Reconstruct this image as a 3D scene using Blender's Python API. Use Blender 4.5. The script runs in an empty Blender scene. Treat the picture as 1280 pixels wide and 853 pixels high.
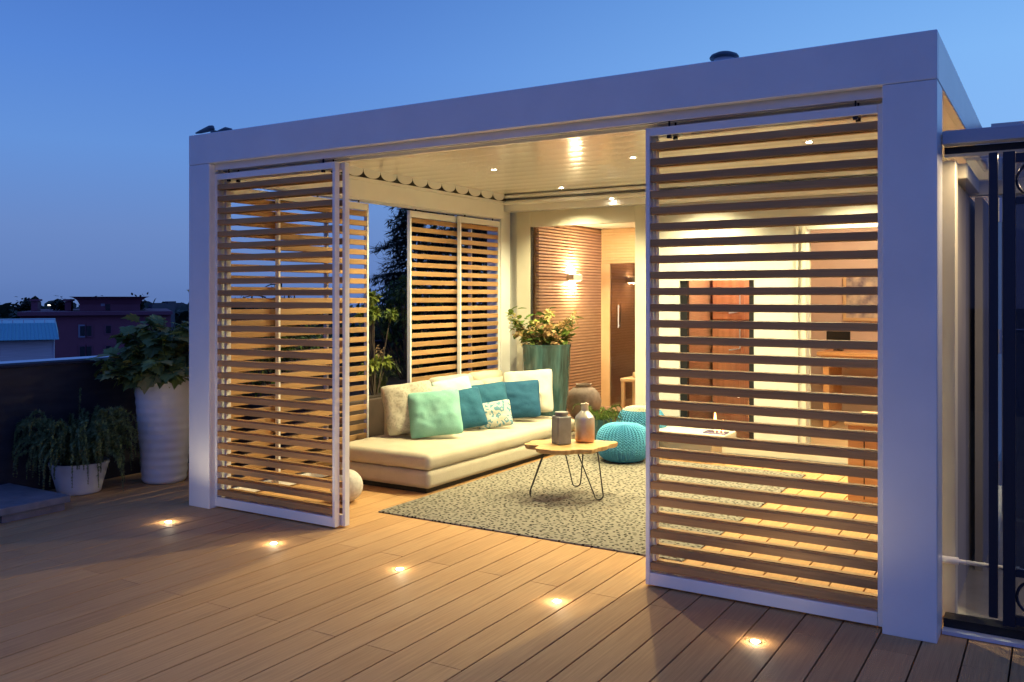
import bpy, bmesh, math, random
from mathutils import Vector, Matrix, noise
PI=math.pi; R=math.radians
random.seed(7)
sc=bpy.context.scene; COL=sc.collection

# ------------------------------------------------------------------ materials
def mat(name, col=(.5,.5,.5), rough=.5, metal=0, spec=.5, emit=None, es=1):
    m=bpy.data.materials.new(name); m.use_nodes=True
    b=m.node_tree.nodes['Principled BSDF']
    b.inputs['Base Color'].default_value=(*col,1); b.inputs['Roughness'].default_value=rough
    b.inputs['Metallic'].default_value=metal; b.inputs['Specular IOR Level'].default_value=spec
    if emit: b.inputs['Emission Color'].default_value=(*emit,1); b.inputs['Emission Strength'].default_value=es
    return m
def N(m,t,**k):
    n=m.node_tree.nodes.new(t)
    for a,v in k.items(): setattr(n,a,v)
    return n
def L(m,a,b): m.node_tree.links.new(a,b)
def coord(m, scale=(1,1,1), rot=(0,0,0), src='Object'):
    tc=N(m,'ShaderNodeTexCoord'); mp=N(m,'ShaderNodeMapping')
    mp.inputs['Scale'].default_value=scale; mp.inputs['Rotation'].default_value=rot
    L(m,tc.outputs[src],mp.inputs[0]); return mp.outputs[0]
def ramp(m, fac, stops, interp='LINEAR'):
    r=N(m,'ShaderNodeValToRGB'); r.color_ramp.interpolation=interp
    e=r.color_ramp.elements
    while len(e)<len(stops): e.new(.5)
    for i,(p,c) in enumerate(stops): e[i].position=p; e[i].color=(*c,1)
    L(m,fac,r.inputs[0]); return r.outputs[0]
def noise_tex(m, vec, scale=5, detail=4, rough=.5):
    n=N(m,'ShaderNodeTexNoise'); n.inputs['Scale'].default_value=scale; n.inputs['Detail'].default_value=detail
    n.inputs['Roughness'].default_value=rough; L(m,vec,n.inputs['Vector']); return n.outputs['Fac']
def bsdf(m): return m.node_tree.nodes['Principled BSDF']
def bump(m, h, strength=.3, dist=.01):
    b=N(m,'ShaderNodeBump'); b.inputs['Strength'].default_value=strength; b.inputs['Distance'].default_value=dist
    L(m,h,b.inputs['Height']); L(m,b.outputs[0],bsdf(m).inputs['Normal'])
def mixnoise(name, c1, c2, scale=(1,1,1), ns=6, rough=.6, bs=0, bd=.005, lo=.35, hi=.65, detail=5, spec=.5, metal=0):
    m=mat(name,c1,rough,metal,spec); v=coord(m,scale); f=noise_tex(m,v,ns,detail)
    L(m,ramp(m,f,[(lo,c1),(hi,c2)]),bsdf(m).inputs['Base Color'])
    if bs: bump(m,f,bs,bd)
    return m
WHITE=mixnoise('white_powder_coat',(.76,.76,.76),(.82,.82,.81),(1,1,1),2.5,.28,.02,.002)
# smoother coated aluminium for outer faces
def wpc(name,c1,c2,axis):
    s={'X':(1.2,40,40),'Y':(40,1.2,40)}[axis]
    m=mat(name,c1,.62); v=coord(m,s); f=noise_tex(m,v,3,6,.6)
    v2=coord(m,(.9,7,7) if axis=='X' else (7,.9,7)); g=noise_tex(m,v2,1.3,2)
    mx=N(m,'ShaderNodeMath',operation='ADD'); L(m,f,mx.inputs[0]); L(m,g,mx.inputs[1])
    h=N(m,'ShaderNodeMath',operation='MULTIPLY'); L(m,mx.outputs[0],h.inputs[0]); h.inputs[1].default_value=.5
    at=N(m,'ShaderNodeAttribute'); at.attribute_name='tone'; k=N(m,'ShaderNodeMapRange'); L(m,at.outputs['Fac'],k.inputs[0]); k.inputs[3].default_value=.78; k.inputs[4].default_value=1.12
    mu=N(m,'ShaderNodeVectorMath',operation='SCALE'); L(m,ramp(m,h.outputs[0],[(.36,c1),(.62,c2)]),mu.inputs[0]); L(m,k.outputs[0],mu.inputs['Scale'])
    L(m,mu.outputs[0],bsdf(m).inputs['Base Color']); bump(m,f,.25,.002); return m
SLATX=wpc('wood_slat_x',(.36,.185,.065),(.50,.275,.10),'X')
SLATY=wpc('wood_slat_y',(.30,.16,.06),(.42,.24,.10),'Y')
def deckmat():
    m=mat('decking',(.2,.1,.06),.55,0,.22); v=coord(m,(30,.8,30)); f=noise_tex(m,v,3,5,.6)
    at=N(m,'ShaderNodeAttribute'); at.attribute_name='tone'
    g=noise_tex(m,coord(m,(.6,.6,.6)),1.5,3)
    a=N(m,'ShaderNodeMath',operation='MULTIPLY_ADD'); L(m,at.outputs['Fac'],a.inputs[0]); a.inputs[1].default_value=.2; L(m,f,a.inputs[2])
    b=N(m,'ShaderNodeMath',operation='MULTIPLY_ADD'); L(m,g,b.inputs[0]); b.inputs[1].default_value=.3; L(m,a.outputs[0],b.inputs[2])
    L(m,ramp(m,b.outputs[0],[(.5,(.46,.25,.105)),(1.0,(.64,.375,.17))]),bsdf(m).inputs['Base Color'])
    tc=N(m,'ShaderNodeTexCoord'); sx=N(m,'ShaderNodeSeparateXYZ'); L(m,tc.outputs['Object'],sx.inputs[0])
    s=N(m,'ShaderNodeMath',operation='MULTIPLY'); L(m,sx.outputs['X'],s.inputs[0]); s.inputs[1].default_value=2*PI/.0076
    w=N(m,'ShaderNodeMath',operation='SINE'); L(m,s.outputs[0],w.inputs[0]); bump(m,w.outputs[0],.5,.0012)
    r=noise_tex(m,coord(m,(3,3,3)),1,4); mr=N(m,'ShaderNodeMapRange'); L(m,r,mr.inputs[0])
    mr.inputs['To Min'].default_value=.55; mr.inputs['To Max'].default_value=.8; L(m,mr.outputs[0],bsdf(m).inputs['Roughness'])
    return m
DECK=deckmat()
DARK=mat('dark_gap',(.012,.011,.012),.8)
BLACK=mat('black_metal',(.012,.012,.014),.4,.3)
STEEL=mat('brushed_steel',(.55,.54,.52),.3,1)
def fabric(name,c1,c2,sc_=900,rough=.9,big=.15):
    m=mat(name,c1,rough,0,.2); v=coord(m,(1,1,1)); f=noise_tex(m,v,sc_/6,3); g=noise_tex(m,v,7,3)
    mm=N(m,'ShaderNodeMath',operation='MULTIPLY_ADD'); L(m,g,mm.inputs[0]); mm.inputs[1].default_value=.7; L(m,f,mm.inputs[2])
    L(m,ramp(m,mm.outputs[0],[(.6,c1),(1.05,c2)]),bsdf(m).inputs['Base Color']); bump(m,f,big,.003); return m
CREAM=fabric('cream_upholstery',(.48,.43,.33),(.55,.49,.39))
WHITEFAB=fabric('white_cotton',(.52,.50,.42),(.6,.58,.5))
MINT=fabric('mint_velvet',(.18,.42,.36),(.25,.50,.44))
TEAL=fabric('teal_velvet',(.018,.085,.15),(.03,.125,.20))
DTEAL=fabric('deep_teal_velvet',(.014,.07,.14),(.025,.10,.18))
PALEBLUE=fabric('pale_blue_cotton',(.42,.58,.56),(.5,.66,.62))
def pattern_fabric(name, a, b, scale, thr, soft=.03, kind='noise', rough=.9):
    m=mat(name,a,rough,0,.2); v=coord(m,(1,1,1))
    if kind=='noise':
        f=noise_tex(m,v,scale,2,.4); w=N(m,'ShaderNodeMath',operation='MULTIPLY'); L(m,f,w.inputs[0]); w.inputs[1].default_value=22
        s=N(m,'ShaderNodeMath',operation='SINE'); L(m,w.outputs[0],s.inputs[0]); o=s.outputs[0]
    else:
        vo=N(m,'ShaderNodeTexVoronoi'); vo.feature='SMOOTH_F1'; vo.inputs['Scale'].default_value=scale; L(m,v,vo.inputs['Vector']); o=vo.outputs['Distance']
    L(m,ramp(m,o,[(thr,a),(thr+soft,b)]),bsdf(m).inputs['Base Color']); bump(m,noise_tex(m,v,150,2),.2,.003); return m
PATT=pattern_fabric('cream_scroll_fabric',(.50,.46,.38),(.40,.37,.30),26,.35,.3)
PATT2=pattern_fabric('blue_print_fabric',(.55,.55,.47),(.13,.28,.36),17,.25,.06)
def rugmat():
    m=mat('rug',(.4,.36,.3),.95,0,.1)
    v=coord(m,(1,1,1)); n=N(m,'ShaderNodeTexNoise'); n.inputs['Scale'].default_value=9; L(m,v,n.inputs['Vector'])
    mx=N(m,'ShaderNodeMix',data_type='VECTOR'); mx.inputs[0].default_value=.03; L(m,v,mx.inputs[4]); L(m,n.outputs['Color'],mx.inputs[5])
    vo=N(m,'ShaderNodeTexVoronoi'); vo.inputs['Scale'].default_value=23; L(m,mx.outputs[1],vo.inputs['Vector'])
    # each cell's spot is squeezed along a direction of its own
    sub=N(m,'ShaderNodeVectorMath',operation='SUBTRACT'); sc1=N(m,'ShaderNodeVectorMath',operation='SCALE'); sc1.inputs['Scale'].default_value=1
    L(m,mx.outputs[1],sub.inputs[0]); L(m,vo.outputs['Position'],sub.inputs[1])
    sp=N(m,'ShaderNodeSeparateXYZ'); L(m,sub.outputs[0],sp.inputs[0]); sr=N(m,'ShaderNodeSeparateColor'); L(m,vo.outputs['Color'],sr.inputs[0])
    ang=N(m,'ShaderNodeMath',operation='MULTIPLY'); L(m,sr.outputs[0],ang.inputs[0]); ang.inputs[1].default_value=6.28
    rt=N(m,'ShaderNodeVectorRotate'); rt.rotation_type='Z_AXIS'; L(m,sub.outputs[0],rt.inputs['Vector']); L(m,ang.outputs[0],rt.inputs['Angle'])
    ml=N(m,'ShaderNodeVectorMath',operation='MULTIPLY'); L(m,rt.outputs[0],ml.inputs[0]); ml.inputs[1].default_value=(1,1.7,0)
    ln=N(m,'ShaderNodeVectorMath',operation='LENGTH'); L(m,ml.outputs[0],ln.inputs[0])
    spots=ramp(m,ln.outputs['Value'],[(.0125,(.025,.022,.018)),(.016,(.29,.265,.22))])
    g=noise_tex(m,v,60,3); dull=ramp(m,g,[(.3,(.72,.72,.72)),(.7,(1,1,1))])
    mm=N(m,'ShaderNodeMix',data_type='RGBA',blend_type='MULTIPLY'); mm.inputs[0].default_value=1; L(m,spots,mm.inputs[6]); L(m,dull,mm.inputs[7])
    L(m,mm.outputs[2],bsdf(m).inputs['Base Color']); bump(m,g,.5,.006); return m
RUG=rugmat()
TABLEWOOD=mixnoise('live_edge_wood',(.46,.27,.10),(.66,.42,.18),(2,16,2),3,.45,.15,.003)
GREYCER=mixnoise('grey_ceramic',(.17,.17,.175),(.23,.23,.24),(1,1,1),12,.5,.1,.002)
def coppermat():
    m=mat('silver_copper_glaze',(.6,.5,.45),.3,.75)
    tc=N(m,'ShaderNodeTexCoord'); sx=N(m,'ShaderNodeSeparateXYZ'); L(m,tc.outputs['Object'],sx.inputs[0])
    f=noise_tex(m,coord(m,(1,1,1)),14,4); a=N(m,'ShaderNodeMath',operation='MULTIPLY_ADD'); L(m,f,a.inputs[0]); a.inputs[1].default_value=.18; L(m,sx.outputs['Z'],a.inputs[2])
    L(m,ramp(m,a.outputs[0],[(.10,(.48,.22,.13)),(.2,(.55,.42,.36)),(.3,(.62,.60,.57))]),bsdf(m).inputs['Base Color']); bump(m,f,.2,.004); return m
COPPER=coppermat()
def tealglaze():
    m=mat('teal_glaze',(.05,.15,.14),.12,0,.6); v=coord(m,(7,7,.9)); f=noise_tex(m,v,1.6,5,.6)
    L(m,ramp(m,f,[(.33,(.018,.032,.030)),(.46,(.035,.075,.075)),(.58,(.055,.125,.13)),(.75,(.11,.12,.085))]),bsdf(m).inputs['Base Color'])
    bump(m,f,.12,.01); return m
GLAZE=tealglaze()
KNIT=mixnoise('turquoise_knit',(.07,.32,.50),(.11,.40,.60),(1,1,1),8,.85)
KNIT2=mixnoise('teal_knit',(.05,.22,.36),(.08,.30,.44),(1,1,1),8,.85)
KNITC=mixnoise('cream_knit',(.5,.45,.33),(.6,.55,.42),(1,1,1),8,.85)
STONE=mixnoise('stone_vase',(.40,.36,.30),(.54,.49,.42),(1,1,1),18,.8,.3,.005)
BALLM=mixnoise('white_stone',(.55,.53,.48),(.68,.66,.60),(1,1,1),40,.7,.4,.004)
POTW=mixnoise('white_planter',(.76,.76,.75),(.82,.82,.80),(1,1,1),5,.45,.05,.004)
POTG=mixnoise('grey_white_pot',(.62,.62,.61),(.72,.72,.70),(1,1,1),7,.6,.1,.004)
SLAB=mixnoise('weathered_slab',(.16,.155,.17),(.26,.25,.27),(3,3,3),3,.6,.3,.006,.3,.7)
PARAM=mixnoise('dark_cladding',(.020,.019,.026),(.032,.03,.038),(1,1,6),3,.6,.05,.004)
PLANTERM=mixnoise('brown_planter',(.05,.03,.022),(.07,.042,.03),(1,1,1),6,.7)
SOIL=mixnoise('soil',(.03,.02,.014),(.05,.035,.025),(1,1,1),30,.95,.6,.01)
HOUSE=mixnoise('white_plaster',(.52,.51,.48),(.58,.57,.54),(1,1,1),3,.6,.04,.003)
CREAMW=mixnoise('cream_frame',(.56,.53,.44),(.62,.59,.50),(1,1,1),3,.4,.03,.002)
CURT=mixnoise('cream_curtain',(.68,.63,.50),(.74,.70,.57),(22,22,.3),1.5,.85,.35,.02)
RIBW=mixnoise('ribbed_wood',(.52,.31,.20),(.64,.41,.27),(2,2,30),3,.5,.1,.002)
LWOOD=mixnoise('light_oak',(.62,.42,.22),(.72,.5,.28),(1,14,1),3,.5,.1,.002)
REDW=mixnoise('cherry_cabinet',(.46,.20,.11),(.58,.27,.15),(10,10,1),2,.35,.1,.002)
CHEST=mixnoise('pine_chest',(.50,.24,.10),(.62,.32,.14),(1.2,10,10),2,.4,.1,.002)
PINK=mixnoise('pink_plaster',(.62,.48,.40),(.68,.53,.45),(1,1,1),1.5,.7)
GREYW=mixnoise('grey_room_wall',(.26,.24,.23),(.32,.30,.29),(1,1,1),2,.6)
GREYF=mixnoise('grey_tiles',(.20,.19,.19),(.26,.25,.25),(1,1,1),3,.25)
INTF=mixnoise('room_floor',(.40,.26,.15),(.5,.33,.2),(1,10,1),2,.35)
WICKER=mixnoise('wicker',(.28,.15,.08),(.42,.25,.14),(60,60,60),2,.7,.6,.008)
GATE=mat('dark_gate',(.02,.023,.04),.35,.4)
ROOFCAP=mat('roof_vent',(.07,.11,.15),.4,.5)
def glass(name,tint=(1,1,1),r=.0,f0=1.5,dark=1.):
    m=bpy.data.materials.new(name); m.use_nodes=True; nt=m.node_tree; nt.nodes.clear()
    o=nt.nodes.new('ShaderNodeOutputMaterial'); t=nt.nodes.new('ShaderNodeBsdfTransparent'); g=nt.nodes.new('ShaderNodeBsdfGlossy'); x=nt.nodes.new('ShaderNodeMixShader'); fr=nt.nodes.new('ShaderNodeFresnel')
    t.inputs[0].default_value=(*[c*dark for c in tint],1); g.inputs['Roughness'].default_value=r; fr.inputs[0].default_value=f0
    nt.links.new(fr.outputs[0],x.inputs[0]); nt.links.new(t.outputs[0],x.inputs[1]); nt.links.new(g.outputs[0],x.inputs[2]); nt.links.new(x.outputs[0],o.inputs[0]); return m
GLASS=glass('clear_glass',(.97,.98,.96)); DGLASS=glass('smoked_glass',(.95,.82,.74),.02,2.2); BGLASS=glass('corridor_glass',(.72,.76,.82),.0,1.55)
WARM=(1,.88,.47)
LAMP=mat('lamp_face',(1,1,1),.5,emit=(1,.83,.55),es=60)
FLOORLAMP=mat('floor_lamp_face',(1,1,1),.5,emit=(1,.85,.6),es=45)
SCONCE_E=mat('sconce_glow',(1,1,1),.5,emit=(1,.80,.45),es=30)
FLAME=mat('flame',(1,.6,.2),.5,emit=(1,.55,.18),es=7)
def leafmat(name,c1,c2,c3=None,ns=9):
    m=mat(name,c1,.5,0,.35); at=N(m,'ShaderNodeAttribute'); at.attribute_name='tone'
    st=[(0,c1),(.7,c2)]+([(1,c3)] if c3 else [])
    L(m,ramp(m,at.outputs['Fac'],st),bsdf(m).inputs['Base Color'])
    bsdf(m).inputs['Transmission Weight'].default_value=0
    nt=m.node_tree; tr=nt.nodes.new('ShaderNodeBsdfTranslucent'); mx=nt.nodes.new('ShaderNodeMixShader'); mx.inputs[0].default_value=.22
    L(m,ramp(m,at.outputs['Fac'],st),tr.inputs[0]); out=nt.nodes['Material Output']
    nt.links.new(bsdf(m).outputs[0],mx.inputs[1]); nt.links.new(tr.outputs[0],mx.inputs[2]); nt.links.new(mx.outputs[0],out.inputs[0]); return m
LF_DARK=leafmat('hydrangea_leaf',(.09,.14,.05),(.20,.27,.08),(.40,.32,.10))
LF_FERN=leafmat('asparagus_fern',(.13,.18,.075),(.25,.32,.14))
LF_CON=leafmat('conifer_needles',(.012,.022,.018),(.03,.045,.03))
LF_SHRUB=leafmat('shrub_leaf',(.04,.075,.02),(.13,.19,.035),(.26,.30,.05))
LF_GRASS=leafmat('grass_blade',(.05,.075,.025),(.12,.15,.05))
LF_HYD=leafmat('potted_leaf',(.06,.12,.02),(.15,.24,.05),(.28,.34,.07))
LF_PETAL=leafmat('dried_petal',(.30,.16,.08),(.62,.44,.20),(.72,.60,.25))
BARK=mixnoise('bark',(.05,.035,.025),(.09,.065,.045),(1,1,1),12,.9,.5,.01)
STEM=mat('stem',(.12,.09,.04),.7)
# city
def city(name,c): return mixnoise(name,c,tuple(x*1.15 for x in c),(.3,.3,.3),2,.8)
MAROON=city('maroon_render',(.19,.065,.095)); MAROON2=city('maroon_top',(.16,.06,.095)); CITYW=mixnoise('white_brick',(.58,.60,.62),(.68,.70,.72),(.5,.5,9),2,.8)
TEALROOF=mat('teal_metal_roof',(.16,.50,.58),.45); WIN=mat('window_dark',(.015,.018,.03),.15); WINL=mat('window_pale',(.22,.26,.35),.3)
CITYA=city('city_a',(.035,.045,.08)); CITYB=city('city_b',(.05,.05,.08)); CITYC=city('city_c',(.03,.04,.07)); GROUNDM=mixnoise('city_ground',(.012,.016,.02),(.03,.034,.04),(.02,.02,.02),3,.9)  # distance haze is put into the far blocks as dark bluish base colours
CLAD=mat('pale_fascia',(.55,.6,.68),.4); MASTL=mat('mast_lamp',(1,1,1),.5,emit=(1,.9,.7),es=5)

# ------------------------------------------------------------------ mesh helpers
class MB:
    def __init__(s): s.bm=bmesh.new(); s.tl=s.bm.faces.layers.float.new('tone_f') ; s.tone=0.
    def _face(s,vs):
        try:
            f=s.bm.faces.new(vs); f[s.tl]=s.tone; return f
        except ValueError: return None
    def box(s,x0,x1,y0,y1,z0,z1,bev=0,seg=2,M=None):
        b=bmesh.new()
        vs=[b.verts.new((x,y,z)) for x in (x0,x1) for y in (y0,y1) for z in (z0,z1)]
        for q in ((0,1,3,2),(4,6,7,5),(0,4,5,1),(2,3,7,6),(0,2,6,4),(1,5,7,3)): b.faces.new([vs[i] for i in q])
        if bev: bmesh.ops.bevel(b,geom=list(b.edges),offset=bev,segments=seg,profile=.5,affect='EDGES')
        if M: b.transform(M)
        s.merge(b); return s
    def merge(s,b):
        mp={v:s.bm.verts.new(v.co) for v in b.verts}
        for f in b.faces:
            g=s._face([mp[v] for v in f.verts])
            if g: g.smooth=f.smooth
        b.free()
    def lathe(s,prof,n=32,cx=0,cy=0,cap=True,M=None):
        b=bmesh.new(); rings=[]
        for r,z in prof:
            rings.append([b.verts.new((cx+r*math.cos(2*PI*i/n),cy+r*math.sin(2*PI*i/n),z)) for i in range(n)])
        for a,c in zip(rings,rings[1:]):
            for i in range(n): b.faces.new((a[i],a[(i+1)%n],c[(i+1)%n],c[i]))
        if cap:
            b.faces.new(rings[0][::-1]); b.faces.new(rings[-1])
        if M: b.transform(M)
        s.merge(b); return s
    def tube(s,pts,r,n=8,cap=True):
        pts=[Vector(p) for p in pts]; rs=r if isinstance(r,(list,tuple)) else [r]*len(pts)
        rings=[]; up=Vector((.13,.27,1)).normalized()
        for i,p in enumerate(pts):
            t=(pts[min(i+1,len(pts)-1)]-pts[max(i-1,0)]).normalized()
            a=t.cross(up)
            if a.length<.05: a=t.cross(Vector((1,0,0)))
            a.normalize(); c=t.cross(a)
            rings.append([s.bm.verts.new(p+(a*math.cos(2*PI*k/n)+c*math.sin(2*PI*k/n))*rs[i]) for k in range(n)])
        for a,c in zip(rings,rings[1:]):
            for k in range(n): s._face((a[k],a[(k+1)%n],c[(k+1)%n],c[k]))
        if cap: s._face(rings[0][::-1]); s._face(rings[-1])
        return s
    def poly(s,pts):
        s._face([s.bm.verts.new(p) for p in pts]); return s
    def prism(s,pts,z0,z1):
        a=[s.bm.verts.new((x,y,z0)) for x,y in pts]; b=[s.bm.verts.new((x,y,z1)) for x,y in pts]
        s._face(a[::-1]); s._face(b)
        for i in range(len(pts)): s._face((a[i],a[(i+1)%len(pts)],b[(i+1)%len(pts)],b[i]))
        return s
    def build(s,name,m,parent=None,world=False,smooth=35,recalc=True,off=None):
        if recalc: bmesh.ops.recalc_face_normals(s.bm,faces=list(s.bm.faces))
        me=bpy.data.meshes.new(name)
        tones=[f[s.tl] for f in s.bm.faces]
        s.bm.to_mesh(me); s.bm.free()
        try:
            la=me.attributes.get('tone_f')
            if la: me.attributes.remove(la)
            at=me.attributes.new('tone','FLOAT','FACE'); at.data.foreach_set('value',tones)
        except Exception: pass
        if smooth:
            me.polygons.foreach_set('use_smooth',[True]*len(me.polygons))
            me.set_sharp_from_angle(angle=R(smooth))
        o=bpy.data.objects.new(name,me); COL.objects.link(o)
        for x in (m if isinstance(m,list) else [m]): me.materials.append(x)
        if world and parent: me.transform(Matrix.Translation(-Vector(parent.location)))
        if off is not None: me.transform(Matrix.Translation(-Vector(off))); o.location=off
        if parent: o.parent=parent
        if smooth and smooth<80:
            w=o.modifiers.new('wn','WEIGHTED_NORMAL'); w.keep_sharp=True
        return o
def tag(o,label=None,cat=None,group=None,kind=None):
    if label: o['label']=label
    if cat: o['category']=cat
    if group: o['group']=group
    if kind: o['kind']=kind
    return o
def thing(name,label,cat,loc=(0,0,0),rz=0,group=None):
    o=bpy.data.objects.new(name,None); COL.objects.link(o); o.location=loc; o.rotation_euler=(0,0,rz); o.empty_display_size=.1
    return tag(o,label,cat,group)
def copy_tree(o,parent=None):
    c=o.copy(); COL.objects.link(c); c.parent=parent
    for ch in list(o.children): copy_tree(ch,c)
    return c
def light(name,typ,loc,energy,color,parent=None,rot=(0,0,0),**k):
    d=bpy.data.lights.new(name,typ); d.energy=energy; d.color=color
    for a,v in k.items(): setattr(d,a,v)
    o=bpy.data.objects.new(name,d); COL.objects.link(o); o.location=loc; o.rotation_euler=rot
    if parent: o.parent=parent
    return o

# ------------------------------------------------------------------ camera and world
cd=bpy.data.cameras.new('camera'); cam=bpy.data.objects.new('camera',cd); COL.objects.link(cam); sc.camera=cam
YAW=math.atan2(685,1114)
cam.location=(5.724,-4.548,1.61); cam.rotation_euler=(PI/2,0,YAW); cd.lens=36*1114/1280; cd.shift_y=-55.5/1280; cd.clip_end=6000; cd.clip_start=.05
w=bpy.data.worlds.new('World'); sc.world=w; w.use_nodes=True; nt=w.node_tree; bg=nt.nodes['Background']
tc=nt.nodes.new('ShaderNodeTexCoord'); sep=nt.nodes.new('ShaderNodeSeparateXYZ'); nt.links.new(tc.outputs['Generated'],sep.inputs[0])
def srgb(r,g,b): return tuple((c/255/12.92 if c/255<=.04045 else ((c/255+.055)/1.055)**2.4) for c in (r,g,b))
def wramp(stops):
    r=nt.nodes.new('ShaderNodeValToRGB'); e=r.color_ramp.elements
    while len(e)<len(stops): e.new(.5)
    for i,(p,c) in enumerate(stops): e[i].position=p; e[i].color=(*srgb(*c),1)
    nt.links.new(sep.outputs['Z'],r.inputs[0]); return r.outputs[0]
S=lambda d: math.sin(R(d))
left=wramp([(0,(80,106,158)),(S(1),(84,111,164)),(S(4),(90,118,172)),(S(9),(86,126,188)),(S(14),(74,116,186)),(S(22),(58,96,166)),(S(45),(58,92,160)),(1,(52,80,146))])
right=wramp([(0,(86,112,162)),(S(1),(92,122,176)),(S(4),(102,142,194)),(S(9),(118,162,214)),(S(14),(116,164,216)),(S(22),(92,144,206)),(S(45),(66,106,176)),(1,(52,80,146))])
back=wramp([(0,(74,86,142)),(S(5),(80,96,164)),(S(20),(70,94,172)),(S(45),(62,92,168)),(1,(58,90,160))])
def dot(az):   # az measured clockwise from +Y
    v=nt.nodes.new('ShaderNodeVectorMath'); v.operation='DOT_PRODUCT'; nt.links.new(tc.outputs['Generated'],v.inputs[0]); v.inputs[1].default_value=(math.sin(R(az)),math.cos(R(az)),0); return v.outputs['Value']
def mr(x,a,b):
    m=nt.nodes.new('ShaderNodeMapRange'); m.interpolation_type='SMOOTHSTEP'; nt.links.new(x,m.inputs[0]); m.inputs[1].default_value=a; m.inputs[2].default_value=b; return m.outputs[0]
def mixc(f,a,b):
    m=nt.nodes.new('ShaderNodeMix'); m.data_type='RGBA'; nt.links.new(f,m.inputs[0]); nt.links.new(a,m.inputs[6]); nt.links.new(b,m.inputs[7]); return m.outputs[2]
c1=mixc(mr(dot(40),-.05,.95),left,right)
c2=mixc(mr(dot(-31.6),-.35,.25),back,c1)
sky=nt.nodes.new('ShaderNodeTexSky'); sky.sky_type='NISHITA'; sky.sun_disc=False; sky.sun_elevation=R(1); sky.sun_rotation=R(40); sky.ozone_density=4
sm=nt.nodes.new('ShaderNodeMix'); sm.data_type='RGBA'; sm.blend_type='ADD'; sm.inputs[0].default_value=.02
nt.links.new(c2,sm.inputs[6]); nt.links.new(sky.outputs[0],sm.inputs[7]); nt.links.new(sm.outputs[2],bg.inputs[0]); bg.inputs[1].default_value=1.35
light('dusk_sun','SUN',(0,0,20),.03,(1,.7,.6),rot=(R(88),0,R(180-40)),angle=R(12))

# ------------------------------------------------------------------ deck and ground
random.seed(3)
db=MB(); P=.1825; PH=.064
i0=int(-1.45/P)-0; x=-1.46
k=0
ks=range(int(math.floor((-1.45-PH)/P)),int(math.ceil((8.2-PH)/P))+1)
for k in ks:
    xa=max(k*P+PH,-1.45)+.004; xb=(k+1)*P+PH-.004
    if xb-xa<.02: continue
    js=[-7.4,-3.8,-.2,3.4] if k%2 else [-8.6,-5.0,-1.39,2.2]
    ys=[-9]+[j for j in js]+[4.40]
    for a,b in zip(ys,ys[1:]):
        if b-a<.1: continue
        db.tone=random.random(); db.box(xa,xb,a+.0016,b-.0016,-.03,0,.0012,1)
tag(db.build('deck',DECK,smooth=0),kind='structure')
tag(MB().box(-1.6,9,-9.2,4.42,-.30,-.034).build('deck_base',DARK,smooth=0),kind='structure')
g=MB(); n=64; ring=[(2000*math.cos(2*PI*i/n),2000*math.sin(2*PI*i/n),-22) for i in range(n)]; g.poly(ring)
tag(g.build('ground',GROUNDM,smooth=0),kind='structure')
# apartment building under the terrace
t=thing('host_building','apartment block carrying the roof terrace','building',(0,0,-22))
MB().box(-1.9,12,-9.4,14,-22,-.31).build('body',HOUSE,t,True,0)

# ------------------------------------------------------------------ pergola
pg=thing('pergola','white aluminium louvred-roof pergola over the lounge','pergola',(0,0,0))
PW=5.24; PD=4.40; BH=2.62; TH=2.85
for x0,x1,y0,y1 in ((0,.235,0,.20),(PW-.24,PW,0,.22),(0,.2,PD-.2,PD),(PW-.2,PW,PD-.2,PD)):
    MB().box(x0+.001,x1-.001,y0+.001,y1,0,BH-.002,.003,1).build('post',WHITE,pg)
MB().box(0,PW,0,.045,BH,TH,.004,1).build('fascia',WHITE,pg)
MB().box(.05,PW-.05,.045,.20,BH+.012,TH-.02).build('front_beam',WHITE,pg)
MB().box(0,.045,.046,PD,BH,TH,.004,1).box(.045,.235,.20,PD-.2,BH-.11,BH+.085,.004,1).box(.235,.27,.20,PD-.2,BH+.06,BH+.085).build('side_beam',WHITE,pg)
MB().box(PW-.045,PW,.046,PD,BH,TH,.004,1).box(PW-.235,PW-.045,.20,PD-.2,BH+.01,BH+.11,.004,1).build('side_beam',WHITE,pg)
MB().box(.05,PW-.05,PD-.14,PD,BH-.02,TH-.02,.003,1).box(.235,PW-.235,PD-.26,PD-.14,BH+.05,BH+.085,.003,1).box(.235,PW-.235,PD-.255,PD-.14,BH+.12,BH+.155).build('back_beam',WHITE,pg)
# sliding tracks under the beams
tr=MB()
for ya in (.052,.112): tr.box(.236,PW-.242,ya,ya+.008,2.572,BH+.01).box(.236,PW-.242,ya+.045,ya+.053,2.572,BH+.01).box(.236,PW-.242,ya+.008,ya+.045,BH-.02,BH+.005)
tr.box(.236,PW-.242,.160,.198,2.56,BH+.01)
tr.build('track',WHITE,pg,smooth=0)
ts=MB()
for xa in (.07,.13): ts.box(xa,xa+.008,.21,PD-.21,2.505,2.53).box(xa+.045,xa+.052,.21,PD-.21,2.505,2.53)
ts.build('track',WHITE,pg,smooth=0)
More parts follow.
